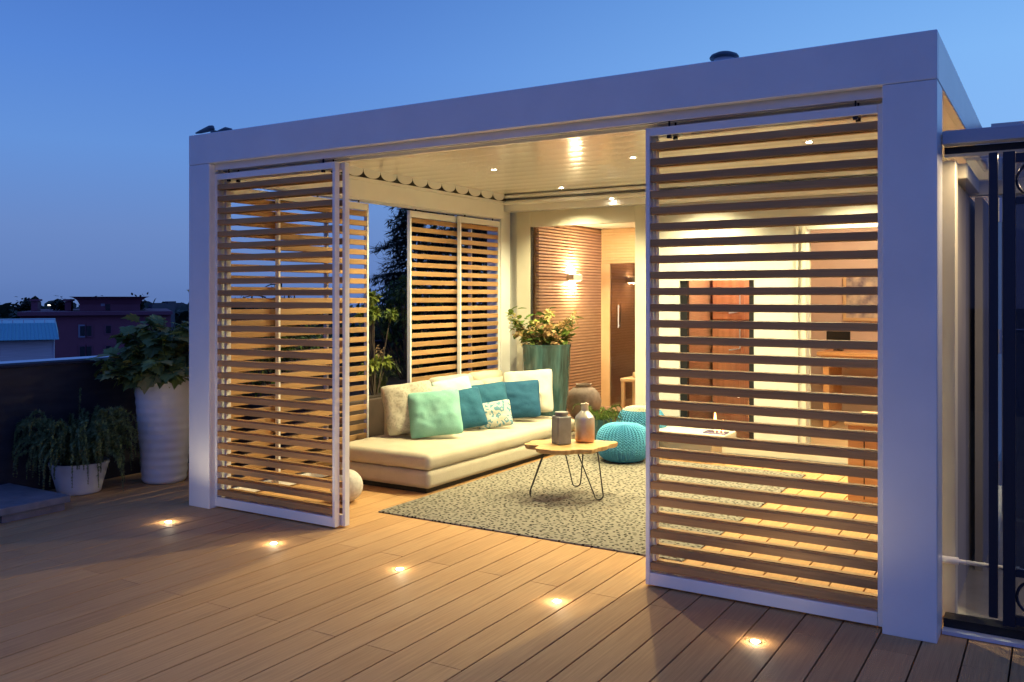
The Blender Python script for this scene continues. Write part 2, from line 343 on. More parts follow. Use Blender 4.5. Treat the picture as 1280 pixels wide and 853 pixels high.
# louvre blades
BLADEM=mat('blade_coating',(.86,.86,.84),.14,0,.6)
NB=16; y0=.24; pit=(PD-.26-.24)/NB
def extr(pts,X0,X1):
    m=MB(); va=[m.bm.verts.new((X0,y,z)) for y,z in pts]; vb=[m.bm.verts.new((X1,y,z)) for y,z in pts]
    m._face(va[::-1]); m._face(vb)
    for j in range(len(pts)): m._face((va[j],va[(j+1)%len(pts)],vb[(j+1)%len(pts)],vb[j]))
    return m
for i in range(NB):
    a=y0+i*pit; b=a+pit-.0008
    pts=[(a+(b-a)*j/12, 2.788-.0022*math.sin(PI*j/12)) for j in range(13)]+[(b,2.822),(a,2.822)]
    bl=extr(pts,.283,PW-.24).build('louvre_blade',BLADEM,pg,smooth=30)
    a=y0+i*pit+.003; b=a+pit-.006; c=(a+b)/2; h=(b-a)/2
    pts=[(a,2.82)]+[(c-h*math.copysign(abs(math.cos(PI*j/12))**1.0,math.cos(PI*j/12)), 2.787-.081*abs(math.sin(PI*j/12))**.75) for j in range(13)]+[(b,2.82)]
    for X0,X1 in ((.2765,.282),(PW-.238,PW-.232)): extr(pts,X0,X1).build('end_cap',WHITE,bl,smooth=30)
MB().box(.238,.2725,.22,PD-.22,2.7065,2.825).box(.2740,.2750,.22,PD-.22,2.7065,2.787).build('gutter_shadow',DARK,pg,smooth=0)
MB().box(.05,PW-.05,.05,PD-.02,2.828,2.840).build('roof_pan',WHITE,pg,smooth=0)

# roof fittings
t=thing('weather_sensor','small grey wind sensor perched on the left end of the pergola roof','sensor',(.17,.10,TH-.01))
MB().box(-.02,.02,-.02,.02,-.03,.05,.004).build('mount',ROOFCAP,t)
b=MB(); b.tube([(-.21,0,.050),(-.15,0,.056),(-.05,0,.070),(-.02,0,.070),(.0,0,.060)],[.006,.015,.024,.022,.008],12); b.build('wind_paddle',ROOFCAP,t,smooth=60)
b=MB(); b.tube([(.01,0,.03),(.06,0,.038),(.13,0,.05),(.19,0,.036),(.22,0,.0)],[.008,.012,.015,.013,.005],12); b.build('sensor_head',ROOFCAP,t,smooth=60)
t=thing('roof_vent','round dark vent cap on the pergola roof','vent',(4.19,.12,TH-.02))
MB().lathe([(.055,0),(.055,.06)],24).build('vent_pipe',CLAD,t)
MB().lathe([(.075,.055),(.078,.063),(.07,.075),(.04,.088),(.01,.09)],32).build('vent_cap',ROOFCAP,t,smooth=50)

# ------------------------------------------------------------------ slatted sliding panels
def panel_x(x0,x1,y,z0,z1,mat_s,lab,grp,deep=.048,first_hang=True):
    """panel lying along X with its front face at y"""
    t=thing('slatted_sliding_panel',lab,'sliding panel',(x0,y,0),0,grp); W=x1-x0
    MB().box(0,.024,0,deep,z0,z1,.002,1).build('stile',WHITE,t)
    MB().box(W-.024,W,0,deep,z0,z1,.002,1).build('stile',WHITE,t)
    MB().box(.025,W-.025,0,deep,z0+.001,z0+.068,.002,1).build('bottom_rail',WHITE,t)
    MB().box(.025,W-.025,0,deep,z1-.046,z1-.001,.002,1).build('top_rail',WHITE,t)
    s=MB(); pitch=.0895; z=.096
    for _ in range(27):
        s.tone=random.random(); s.box(.0255,W-.0255,.003,deep-.003,z,z+.041,.004,2); z+=pitch
    s.build('slats',mat_s,t)
    for hx in (.13,W-.13):
        MB().box(hx-.004,hx+.004,deep/2-.004,deep/2+.004,z1-.062,z1+.06).box(hx-.011,hx+.011,deep/2-.010,deep/2+.010,z1-.063,z1-.047).build('hanger',BLACK,t)
    return t
panel_x(.225,1.452,.060,.012,2.545,SLATX,'front-row slatted sliding panel parked at the left front post','front slatted panels')
panel_x(.26,1.490,.120,.012,2.545,SLATX,'rear-row slatted panel stacked behind the left front one, its edge showing as second pale stile','front slatted panels')
panel_x(3.762,4.995,.060,.012,2.545,SLATX,'front-row slatted sliding panel beside the right front post','front slatted panels')
panel_x(3.775,4.997,.120,.012,2.545,SLATX,'rear-row slatted panel stacked behind the right front one','front slatted panels')
def panel_y(x,y0,y1,z0,z1,lab):
    t=thing('slatted_sliding_panel',lab,'sliding panel',(x,y0,0),0,'slatted panels along the left side'); W=y1-y0; D=.04
    MB().box(0,D,0,.024,z0,z1,.002,1).build('stile',WHITE,t)
    MB().box(0,D,W-.024,W,z0,z1,.002,1).build('stile',WHITE,t)
    MB().box(0,D,.025,W-.025,z0+.001,z0+.068,.002,1).build('bottom_rail',WHITE,t)
    MB().box(0,D,.025,W-.025,z1-.066,z1-.001,.002,1).build('top_rail',WHITE,t)
    s=MB(); z=z0+.068+.02
    while z+.043<z1-.066-.01:
        s.tone=random.random(); s.box(.004,D-.004,.0255,W-.0255,z,z+.050,.004,2); z+=.0905
    s.build('slats',SLATY,t); 
    for hy in (.12,W-.12): MB().box(D/2-.005,D/2+.005,hy-.006,hy+.006,z1-.001,z1+.03).build('hanger',BLACK,t)
    return t
panel_y(.078,.24,1.42,.012,2.485,'side slatted panel nearest the left front post, outer track')
panel_y(.136,.76,1.90,.012,2.485,'side slatted panel ending at the gap left of the conifer')
panel_y(.078,2.60,3.72,.012,2.485,'side slatted panel right of the open gap, behind the sofa')
panel_y(.136,3.40,4.20,.012,2.485,'side slatted panel beside the back post, nearest the teal planter')

# ceiling spots
def downlight(x,y,z,lab,e):
    t=thing('ceiling_spot',lab,'spotlight',(x,y,z),0,'recessed ceiling spots')
    MB().lathe([(.032,0),(.034,-.004),(.024,-.005),(.022,-.002)],24,cap=False).build('trim_ring',STEEL,t,smooth=50)
    MB().lathe([(.021,-.0030),(.021,-.0045)],20).build('lamp_face',LAMP,t,smooth=0)
    light('spot_lamp','SPOT',(0,0,-.02),e*(.8 if y>3 else 1),WARM,t,spot_size=R(130 if y>3 else 154),spot_blend=.65,shadow_soft_size=.03)
ES=275
for (x,y),lab in {(1.26,2.39):'ceiling spot above the sofa, left of the roof',(1.134,3.93):'ceiling spot over the tall teal planter near the back',(2.65,2.40):'ceiling spot beside the left edge of the right slatted panel',
    (4.10,2.40):'ceiling spot behind the right slatted panel, nearer the front',(4.10,3.93):'ceiling spot behind the right slatted panel, near the house',(2.62,3.93):'ceiling spot above the turquoise pouf'}.items():
    downlight(x,y,2.786,lab,ES)
downlight(1.60,4.21,2.668,'tiny spot in the back gutter above the glass door',1.5)

# recessed deck lights
lt=None
names=['by the left front post','in front of the left slatted panel','in front of the lounge opening, left of its middle','in front of the lounge opening, near the right panel','in front of the right slatted panel']
for i,xx in enumerate((.306,1.361,2.406,3.462,4.514)):
    if lt is None:
        lt=thing('deck_light','','deck light',(xx,-.416,0),0,'round recessed lights in the deck'); o=lt
        MB().lathe([(.030,.0005),(.030,.003),(.022,.004),(.021,.0015)],24,cap=False).build('rim',STEEL,lt,smooth=50)
        MB().lathe([(.021,.0008),(.0205,.0045)],20).build('lens',FLOORLAMP,lt,smooth=0)
        light('uplight','POINT',(0,0,.030),.9,(1,.82,.54),lt,shadow_soft_size=.016); light('upward_beam','SPOT',(0,0,.014),9,(1,.80,.50),lt,(PI,0,0),spot_size=R(150),spot_blend=.6,shadow_soft_size=.018)
    else:
        o=copy_tree(lt); o.location=(xx,-.416,0)
    o['label']='lit round deck light '+names[i]

# ------------------------------------------------------------------ house behind
hs=thing('house','white rooftop house with glazed openings behind the pergola','house',(0,4.45,0))
Y0=4.452; Y1=4.56; H=3.10
def hb(*a,name='wall',m=HOUSE,**k): return MB().box(*a,**k).build(name,m,hs,True,0)
hb(0.02,.28,Y0,Y1,0,H); hb(.28,5.0,Y0,Y1,2.60,H); hb(5.201,9.0,Y0,Y1,2.39,3.15)
hb(1.93,2.28,Y0,Y1,0,2.60,name='pier'); hb(3.075,3.60,Y0,Y1,0,2.60,name='pier'); hb(5.0,5.2,Y0,Y1,0,H)
hb(2.28,3.075,Y0,Y1,1.78,2.60,name='lintel'); hb(3.60,5.0,Y0,Y1,2.27,2.60,name='lintel')
hb(3.50,3.52,Y0-.03,Y0-.001,.13,2.30,name='door_stop',m=CREAMW); hb(3.56,3.60,Y0-.045,Y0-.001,.13,2.30,name='door_stop',m=CREAMW)
hb(2.28,5.0,Y0-.02,Y1,0,.13,name='sill',m=CREAMW)
hb(.28,1.93,Y0-.01,Y1,0,.10,name='sill',m=CREAMW)
hb(0.02,5.2,8.4,8.5,0,H); hb(.02,.12,Y1,8.4,0,H); hb(5.1,5.2,Y1,8.4,0,H)
hb(.02,5.2,Y1,8.5,H-.1,H-.001,name='roof'); hb(.12,5.1,Y1,8.4,2.70,2.74,name='ceiling',m=CREAMW)
hb(.12,5.1,Y1,8.4,0,.14,name='room_floor',m=INTF)
# glazed door on the left
f=thing('glass_door','cream framed sliding glass door looking into the timber-lined lobby','door',(.28,4.40,0))
MB().box(.285,.470,4.40,4.45,.10,2.60,.003,1).build('stile',CREAMW,f,True)
MB().box(1.79,1.925,4.40,4.45,.10,2.60,.003,1).build('stile',CREAMW,f,True)
MB().box(.471,1.789,4.40,4.45,2.42,2.60,.003,1).build('top_rail',CREAMW,f,True)
MB().box(.471,1.789,4.40,4.45,.10,.17,.003,1).build('bottom_rail',CREAMW,f,True)
MB().box(.471,.482,4.405,4.445,.171,2.419).build('gasket',DARK,f,True,0)
MB().poly([(.482,4.42,.171),(1.789,4.42,.171),(1.789,4.42,2.419),(.482,4.42,2.419)]).build('pane',GLASS,f,True,0)
# timber lobby
lob=thing('lobby_lining','horizontally ribbed timber wall lining of the lobby','wall panelling',(.45,5,0))
r=MB(); z=.15
while z<2.49: r.box(.440,.470,4.60,6.30,z,z+.023); z+=.038
r.build('ribbed_wall',RIBW,lob,True,0); MB().box(.40,.439,4.60,6.36,.14,2.52).build('backing_board',mixnoise('shade_toned_backing',(.30,.16,.10),(.36,.21,.13)),lob,True,0)  # backing toned darker so its colour carries the shade between the ribs
r=MB(); z=2.06
while z<2.49: r.box(.471,2.2,6.285,6.305,z,z+.023); z+=.038
r.box(.471,2.2,6.304,6.36,2.05,2.52); r.build('ribbed_wall',LWOOD,lob,True,0)
MB().box(.471,.60,6.28,6.36,.14,2.05).build('door_jamb',LWOOD,lob,True,0)
MB().box(.40,2.2,4.60,6.36,2.52,2.56).build('lobby_ceiling',CREAMW,lob,True,0)
MB().box(2.2,2.26,4.60,6.36,.14,2.56).build('side_wall',RIBW,lob,True,0)
dd=thing('smoked_glass_door','smoked glass inner door with pale bar handle in the lobby','door',(.6,6.3,.14))
MB().box(.602,2.19,6.30,6.31,.145,2.045).build('pane',DGLASS,dd,True,0)
MB().box(.602,2.19,6.33,6.35,.145,2.045).build('backing',LWOOD,dd,True,0)
MB().tube([(.73,6.27,1.20),(.73,6.27,1.50)],.009,8).box(.725,.735,6.27,6.30,1.22,1.235).box(.725,.735,6.27,6.30,1.465,1.48).build('handle',CLAD,dd,True)
sn=thing('wall_sconce','cream up-and-down wall lamp glowing on the timber wall','wall lamp',(.47,5.42,1.85))
MB().box(.001,.10,-.12,.12,-.038,.038,.003,1).build('housing',CREAMW,sn)
MB().box(.02,.085,-.10,.10,.0382,.040).build('glow_strip',SCONCE_E,sn,smooth=0); MB().box(.02,.085,-.10,.10,-.040,-.0382).build('glow_strip',SCONCE_E,sn,smooth=0)
for dz,rx in ((.05,PI),(-.05,0)):
    light('sconce_lamp','AREA',(.055,0,dz),24,(1,.76,.42),sn,(rx,0,0),shape='RECTANGLE',size=.06,size_y=.18)
light('lobby_fill','AREA',(1.4,5.5,2.50),48,(1,.80,.52),None,(0,0,0),shape='SQUARE',size=.4)  # added light under the lobby ceiling, no fitting in view
# cherry cabinets behind the middle opening
cb=thing('display_cabinet','tall cherry wood cabinet with pale handles seen through the middle opening','cabinet',(2.3,5.3,.14))
MB().box(2.30,3.05,5.45,5.9,.14,2.35,.004,1).build('carcass',REDW,cb,True)
for a in (2.31,2.68):
    MB().box(a,a+.37,5.42,5.448,.2,1.32,.006,2).box(a+.05,a+.32,5.412,5.42,.28,1.24,.003,1).build('cabinet_door',REDW,cb,True)
    MB().box(a,a+.37,5.42,5.448,1.35,2.30,.006,2).box(a+.05,a+.32,5.412,5.42,1.42,2.22,.003,1).build('cabinet_door',REDW,cb,True)
    for z in (1.0,1.42): MB().tube([(a+.20,5.40,z),(a+.33,5.385,z+.02),(a+.33,5.385,z+.24),(a+.33,5.40,z+.26)],.008,6).build('handle',CLAD,cb,True)
f=thing('middle_window','cream framed fixed window in front of the cherry cabinets','window',(2.28,4.47,.13))
MB().box(2.282,2.36,4.47,4.53,.131,1.779,.002,1).box(3.02,3.073,4.47,4.53,.131,1.779,.002,1).build('frame',BLACK,f,True)
MB().poly([(2.36,4.50,.131),(3.02,4.50,.131),(3.02,4.50,1.779),(2.36,4.50,1.779)]).build('pane',GLASS,f,True,0)
# pink study behind the right opening
st=thing('study_partition','pink plastered partition of the study','wall',(4.2,6.6,0))
MB().box(3.12,5.09,6.6,6.66,.14,2.70).build('partition',PINK,st,True,0)
MB().box(3.06,3.12,4.57,6.66,.14,2.70).build('return_wall',PINK,st,True,0)
pc=thing('floral_picture','pale framed flower picture on the pink wall','picture',(3.82,6.59,1.60))
MB().box(-.30,.30,-.03,0,-.28,.28,.004,1).build('frame',LWOOD,pc)
MB().box(-.26,.26,-.033,-.031,-.24,.24).build('canvas',mixnoise('floral_canvas',(.6,.5,.4),(.2,.17,.22),(1,1,1),9,.8),pc,smooth=0)
dk=thing('writing_desk','orange pine desk against the pink study wall','desk',(4.2,6.1,.14))
MB().box(3.40,5.05,5.75,6.58,.95,.99,.003,1).build('top',CHEST,dk,True)
MB().box(3.44,5.0,5.78,6.5,.86,.948).build('drawer_box',CHEST,dk,True)
for a in (3.46,4.94): MB().box(a,a+.06,5.80,6.5,.141,.858).build('leg',CHEST,dk,True)
mn=thing('monitor','dark flat screen standing on the pine desk','screen',(3.56,6.1,.992))
MB().box(-.13,.13,0,.03,.05,.22,.004,1).build('screen',BLACK,mn); MB().box(-.05,.05,-.02,.06,0,.012).box(-.015,.015,.01,.025,.012,.06).build('foot',BLACK,mn)
ch=thing('pine_chest','orange-brown wooden chest behind the right slatted panel','chest',(4.62,3.0,0))
MB().box(-.29,.29,-.34,.34,.04,.62,.006,2).build('body',CHEST,ch); MB().box(-.31,.31,-.36,.36,.621,.65,.006,2).build('lid',LWOOD,ch)
for a in (-.17,.0,.17): MB().box(a-.004,a+.004,-.343,-.3405,.06,.60).build('groove',DARK,ch,smooth=0)
MB().lathe([(.012,0),(.016,.01),(.01,.02)],12,M=Matrix.Translation((.08,-.341,.5))@Matrix.Rotation(PI/2,4,'X')).build('knob',STEEL,ch)
for (xx,zz,hh) in ((-.24,0,.04),(.24,0,.04)): MB().box(xx-.03,xx+.03,-.3,.3,0,.039).build('foot',CHEST,ch)
# curtain
def curtain(x0,x1,y,z0,z1,lab):
    c=MB(); n=int((x1-x0)/.01); prev=None
    for i in range(n+1):
        xx=x0+(x1-x0)*i/n; yy=y+.02*math.sin(xx*55)+.008*math.sin(xx*131)
        a=c.bm.verts.new((xx,yy,z0)); b=c.bm.verts.new((xx,yy,z1))
        if prev: c._face((prev[0],a,b,prev[1]))
        prev=(a,b)
    o=c.build('curtain',CURT,smooth=80,recalc=False); return tag(o,lab,'curtain')
curtain(3.13,3.60,4.62,.15,2.58,'cream curtain gathered beside the right opening')
light('study_fill','POINT',(4.2,5.3,2.4),42,(1,.76,.5),None,shadow_soft_size=.12)  # light added to brighten the study, without a visible fitting
light('cabinet_fill','POINT',(2.75,4.95,2.2),32,(1,.78,.5),None,shadow_soft_size=.08)  # extra light added in front of the cabinets, its fitting unseen

# lobby furnishings
v=thing('stone_vase','round rough stone vase on the lobby floor behind the glass','vase',(.86,5.0,.14))
MB().lathe([(.09,0),(.15,.04),(.205,.14),(.215,.22),(.19,.31),(.13,.375),(.085,.395),(.095,.42),(.10,.425),(.085,.425),(.075,.39)],36).build('body',STONE,v,smooth=70)
bt=thing('wicker_bench','low woven bench with slatted rim in the lobby','bench',(1.25,5.05,.14))
MB().box(-.36,.36,-.14,.14,.0,.13,.01,2).build('woven_body',WICKER,bt); 
b=MB()
for q in range(5): b.box(-.38,.38,-.16+q*.07,-.12+q*.07,.131,.15,.004,1)
b.build('rim_slats',WICKER,bt)
sp=None
for i,(xx,nm) in enumerate(((-.22,'left'),(-.03,'middle'),(.17,'right'))):
    if sp is None:
        sp=MB().lathe([(.005,-.05),(.03,-.042),(.047,-.02),(.052,0),(.047,.02),(.03,.042),(.005,.05)],20).build('woollen_ball',KNIT2,None,smooth=80); o=sp
    else: o=sp.copy(); COL.objects.link(o)
    o.location=(1.25+xx,4.84,.192); tag(o,f'{nm} blue-grey woollen ball in front of the wicker bench','ball','woollen balls by the bench')
stb=thing('side_table','small pale wooden side table in the lobby','side table',(1.28,5.85,.14))
MB().box(-.24,.24,-.2,.2,.41,.45,.005,1).build('top',LWOOD,stb)
for a in (-.21,.21):
    for c in (-.17,.17): MB().box(a-.02,a+.02,c-.02,c+.02,0,.409).build('leg',LWOOD,stb)
orn=thing('carved_ornament','pale carved ornament group standing on the lobby side table','ornament',(1.28,5.82,.59))
MB().box(-.13,.13,-.05,.05,.001,.07,.015,3).build('base',LWOOD,orn)
b=MB()
for a,h in ((-.08,.12),(-.045,.13),(.05,.09),(.08,.08)): b.tube([(a,0,.07),(a,0,.07+h*.5),(a*1.1,0,.07+h)],[.03,.022,.008],8)
b.build('figures',LWOOD,orn,smooth=60)

# ------------------------------------------------------------------ glazed corridor at the right
gc=thing('glazed_corridor','glazed steel corridor adjoining the right side of the pergola','glass corridor',(5.25,.2,0))
MB().box(5.245,7.4,.15,.24,2.335,2.40,.004,1).build('lintel',mat('corridor_paint',(.42,.44,.50),.35),gc,True)
MB().box(5.245,5.58,.245,.262,2.285,2.30).build('rail_strip',CREAMW,gc,True,0)
MB().box(5.245,7.4,.245,.30,2.302,2.334).build('rail_recess',BLACK,gc,True,0)
MB().box(5.202,5.285,.36,.46,.02,2.285,.004,1).build('column',CREAMW,gc,True)
MB().box(5.14,5.20,.37,.42,.0,2.6).build('side_screen',GREYW,gc,True,0)
MB().box(5.245,7.4,1.3,1.38,2.20,2.285,.004,1).build('transom',CREAMW,gc,True)
MB().box(5.245,5.325,.502,1.299,2.21,2.285,.003,1).build('side_rail',CREAMW,gc,True)
MB().box(5.245,7.4,.14,.30,.003,.020).build('threshold',CLAD,gc,True,0)
MB().box(5.245,7.4,.20,.30,.021,.062).build('threshold_rail',BLACK,gc,True,0)
MB().poly([(5.336,.27,.062),(7.4,.27,.062),(7.4,.27,2.28),(5.336,.27,2.28)]).build('pane',BGLASS,gc,True,0)
MB().poly([(5.25,.31,2.34),(7.4,.31,2.34),(7.4,4.3,2.38),(5.25,4.3,2.38)]).build('roof_pane',BGLASS,gc,True,0)
MB().box(5.246,7.4,.30,4.40,.001,.012).build('tiled_floor',GREYF,gc,True,0)
MB().box(5.36,7.4,2.9,3.0,.012,2.45).build('inner_wall',GREYW,gc,True,0)
MB().box(5.246,5.27,.6,2.9,.012,2.2).build('inner_cladding',GREYW,gc,True,0)
MB().box(5.30,5.34,1.31,2.6,.012,2.19).build('door_leaf',GREYW,gc,True,0)
MB().box(5.46,5.50,1.32,1.36,.012,2.19).box(5.68,5.70,1.32,1.34,.012,2.19).build('mullion',BLACK,gc,True,0)
MB().tube([(5.20,.33,.31),(5.30,.33,.31)],.018,12).tube([(5.28,.33,.31),(5.70,.33,.305)],.011,12).tube([(5.52,.33,.308),(5.56,.33,.308)],.018,12).tube([(5.70,.33,.305),(7.0,.33,.29)],.011,10).build('cross_rod',WHITE,gc,True,50)
for a,b_,z in ((5.42,5.48,1.38),(5.50,5.56,1.42)): MB().tube([(a,1.25,z),(b_,1.25,z)],.008,8).tube([(b_,1.25,z),(b_,1.31,z)],.008,8).build('lever_handle',STEEL,gc,True)
gt=thing('ring_pattern_gate','dark steel gate with round rings at top and bottom','gate',(5.47,.10,0))
MB().box(-.025,.012,-.02,.02,.14,2.27,.002,1).build('hinge_post',GATE,gt); MB().box(.032,.082,-.02,.02,.11,2.27,.002,1).build('stile',GATE,gt); MB().box(.94,.99,-.02,.02,.11,2.27,.002,1).build('stile',GATE,gt)
MB().box(.083,.939,-.015,.015,2.22,2.26).build('rail',GATE,gt,smooth=0); MB().box(.083,.939,-.015,.015,2.03,2.06).build('rail',GATE,gt,smooth=0)
MB().box(.083,.939,-.015,.015,.12,.16).build('rail',GATE,gt,smooth=0); MB().box(.083,.939,-.015,.015,.34,.37).build('rail',GATE,gt,smooth=0)
MB().box(.083,.939,-.004,.004,.371,2.029).build('infill_sheet',glass('gate_glass',(.35,.42,.6),.0,1.7),gt,smooth=0)
for i in range(5):
    for zc in (2.14,.25):
        c=(.165+i*.172,0,zc); MB().tube([(c[0]+.078*math.cos(a*PI/12),0,c[2]+.078*math.sin(a*PI/12)) for a in range(25)],.007,6).build('ring',GATE,gt)
for z in (.75,1.35,1.95): MB().tube([(.022,-.022,z),(.022,-.022,z+.11)],.008,8).build('hinge',STEEL,gt)
light('corridor_fill','AREA',(5.95,.31,2.283),22,(1,.74,.42),gc and None,(0,0,0),shape='RECTANGLE',size=1.2,size_y=.02)  # added light below the lintel to brighten column and corridor, no fitting in view

# ------------------------------------------------------------------ sofa
sf=thing('sofa','long cream daybed sofa along the left slatted wall','sofa',(.3,1.245,0))
SX0,SX1,SY0,SY1=.30,1.37,1.245,3.86
MB().box(SX0+.03,SX1-.06,SY0+.05,SY1-.03,.0,.045).build('plinth',BLACK,sf,True,0)
MB().box(SX0,SX1,SY0,SY1,.042,.188,.045,5).build('base',CREAM,sf,True)
def soft_box(x0,x1,y0,y1,z0,z1,r,amp,sd,n=.06):
    b=bmesh.new(); bmesh.ops.create_cube(b,size=1)
    b.transform(Matrix.Translation(((x0+x1)/2,(y0+y1)/2,(z0+z1)/2))@Matrix.Diagonal((x1-x0,y1-y0,z1-z0,1)))
    bmesh.ops.bevel(b,geom=list(b.edges),offset=r,segments=5,profile=.5,affect='EDGES')
    for k in range(40):
        es=[e for e in b.edges if e.calc_length()>n*1.6]
        if not es: break
        bmesh.ops.subdivide_edges(b,edges=es,cuts=1,use_grid_fill=True)
        if len(b.verts)>9000: break
    bmesh.ops.triangulate(b,faces=[f for f in b.faces if len(f.verts)>4])
    b.normal_update()
    cx,cy=(x0+x1)/2,(y0+y1)/2
    for v in b.verts:
        d=noise.noise(Vector((v.co.x*5+sd,v.co.y*5,v.co.z*5)))*amp+noise.noise(Vector((v.co.x*17+sd,v.co.y*17,v.co.z*17)))*amp*.3
        v.co+=v.normal*d
    m=MB(); m.merge(b); return m
soft_box(SX0+.01,SX1+.005,SY0-.005,SY1,.189,.325,.055,.007,1).build('seat_cushion',CREAM,sf,True,80)
soft_box(SX0,SX0+.16,1.95,SY1,.19,.62,.04,.004,9).build('back_frame',CREAM,sf,True,80)
for a,b_,s in ((1.96,2.66,3),(2.68,3.28,4),(3.30,3.85,5)):
    soft_box(SX0+.13,SX0+.30,a,b_,.325,.735,.06,.012,s).build('back_cushion',CREAM,sf,True,80)
for a,b_,s in ((2.60,3.26,7),(3.30,3.86,8)):
    soft_box(SX0-.0,SX0+.17,a,b_,.66,.80,.065,.006,s).build('bolster',CREAM,sf,True,80)

def pillow(name,label,loc,W,H,T,mt,yaw,lean,roll=0,seed=0,piping=True):
    n=28; m=MB(); rows=[[],[]]
    for side in (0,1):
        for i in range(n+1):
            row=[]
            for j in range(n+1):
                u=2*i/n-1; v=2*j/n-1
                pin=.10
                rc=1-.075*(abs(u*v))**5; x=W/2*u*(1-.06*(1-v*v)*abs(u)**3)*rc; z=H/2*v*(1-.06*(1-u*u)*abs(v)**3)*rc
                th=T/2*(max(0,(1-u**4))*max(0,(1-v**4)))**.62*(1-.18*(u*u+v*v)/2)
                wr=noise.noise(Vector((u*2.3+seed,v*2.3,side*3.)))*.034+noise.noise(Vector((u*6+seed,v*6+u*3,side*3.)))*.011
                cr=.010*math.sin((abs(u)+abs(v))*9+seed)*max(0,(abs(u)*abs(v))-.25)
                th=th*(1+wr*6)+(cr if th>.004 else 0)
                row.append((x,(-1 if side==0 else 1)*th,z))
            rows[side].append(row)
    V=[[[None]*(n+1) for _ in range(n+1)] for _ in (0,1)]
    for i in range(n+1):
        for j in range(n+1):
            V[0][i][j]=m.bm.verts.new(rows[0][i][j])
            V[1][i][j]=V[0][i][j] if i in (0,n) or j in (0,n) else m.bm.verts.new(rows[1][i][j])
    for s in (0,1):
        for i in range(n):
            for j in range(n): m._face((V[s][i][j],V[s][i+1][j],V[s][i+1][j+1],V[s][i][j+1]))
    o=m.build(name,mt,smooth=180)
    o.rotation_euler=(0,0,0); o.matrix_world=Matrix.Translation(loc)@Matrix.Rotation(yaw,4,'Z')@Matrix.Rotation(-lean,4,'X')@Matrix.Rotation(roll,4,'Y')
    tag(o,label,'cushion'); return o
# yaw: pillow faces -Y turned by yaw toward +X
pillow('cushion','cream cushion with faint scroll pattern at the left end of the sofa',(.60,1.98,.585),.50,.50,.17,PATT,R(46),R(24),R(-7),1)
pillow('cushion','mint green velvet cushion in front of the patterned cream one',(.86,2.02,.545),.50,.46,.17,MINT,R(36),R(28),R(-6),2)
pillow('cushion','pale blue cushion peeping out behind the mint and teal ones',(.66,2.62,.60),.44,.44,.13,PALEBLUE,R(60),R(18),R(-8),3)
pillow('cushion','teal cushion between the mint cushion and the second teal one',(.82,2.52,.525),.44,.42,.16,TEAL,R(46),R(28),R(-9),4)
pillow('cushion','teal cushion behind the small blue-printed one',(.80,2.98,.54),.46,.42,.16,TEAL,R(44),R(24),R(-6),5)
pillow('cushion','small white cushion printed with blue shapes',(1.00,2.80,.455),.36,.28,.12,PATT2,R(30),R(26),R(-10),6)
pillow('cushion','large deep teal cushion toward the right end of the sofa',(.93,3.33,.545),.52,.42,.17,DTEAL,R(26),R(24),R(-5),7)
pillow('cushion','plain ivory cushion propped at the far right end of the sofa',(.90,3.62,.60),.56,.50,.16,WHITEFAB,R(22),R(24),R(-5),8)

# ------------------------------------------------------------------ rug, table and what stands on it
b=MB().box(1.391,3.775,.592,3.67,.0005,.011,.003,1); tag(b.build('rug',RUG,smooth=0,off=(2.5,2.1,0)),'grey flat-woven rug with dark fleck pattern','rug')
TC=(2.36,1.80)
tb=thing('coffee_table','live-edge wooden coffee table on black hairpin legs','coffee table',(TC[0],TC[1],.012))
pts=[]
random.seed(12)
for i in range(72):
    a=2*PI*i/72; rr=1+.10*math.sin(3*a+1)+.07*math.sin(5*a+.5)+.05*math.sin(9*a)+.06*noise.noise(Vector((math.cos(a)*4,math.sin(a)*4,2)))+.03*noise.noise(Vector((math.cos(a)*14,math.sin(a)*14,5)))
    pts.append((.345*rr*math.cos(a),.27*rr*math.sin(a)))
b=MB(); yv=YAW+R(8)
rot=lambda x,y:(x*math.cos(yv)-y*math.sin(yv),x*math.sin(yv)+y*math.cos(yv))
lay=[]
for zz,sx in ((.372,.93),(.378,.965),(.395,.99),(.408,1.0),(.412,.985)):
    lay.append([b.bm.verts.new((*rot(x*(sx+(.02*noise.noise(Vector((x*30,y*30,zz*60))))),y*sx),zz)) for x,y in pts])
for p,q in zip(lay,lay[1:]):
    for i in range(72): b._face((p[i],p[(i+1)%72],q[(i+1)%72],q[i]))
b._face(lay[0][::-1]); b._face(lay[-1]); b.build('top',TABLEWOOD,tb)
for (fx_,fy_,sa) in ((2.107,1.616,82),(2.27,2.10,5),(2.645,1.755,-20)):
    d=Vector((fx_-TC[0],fy_-TC[1],0)); s=Vector((math.cos(YAW+R(sa)),math.sin(YAW+R(sa)),0)); top=d*.62; P_=[]
    for k in range(17):
        a=PI*k/16
        P_.append(d+s*.036*math.cos(a)+Vector((0,0,.045-.038*math.sin(a))))
    P_=[top+s*.085+Vector((0,0,.372))]+P_+[top-s*.085+Vector((0,0,.372))]
    MB().tube(P_,.0052,8).build('hairpin_leg',BLACK,tb,smooth=60)
Z=.425
j=thing('square_canister','matt grey square ceramic canister on the coffee table','jar',(2.305,1.772,Z),YAW+R(24))
MB().box(-.062,.062,-.062,.062,0,.225,.012,3).build('body',GREYCER,j)
MB().lathe([(.048,.222),(.048,.232),(.052,.236),(.055,.250),(.052,.258),(.01,.262)],32).build('lid',GREYCER,j,smooth=40)
j=thing('metallic_bottle','silver and copper glazed bottle with narrow neck on the coffee table','bottle',(2.42,1.96,Z))
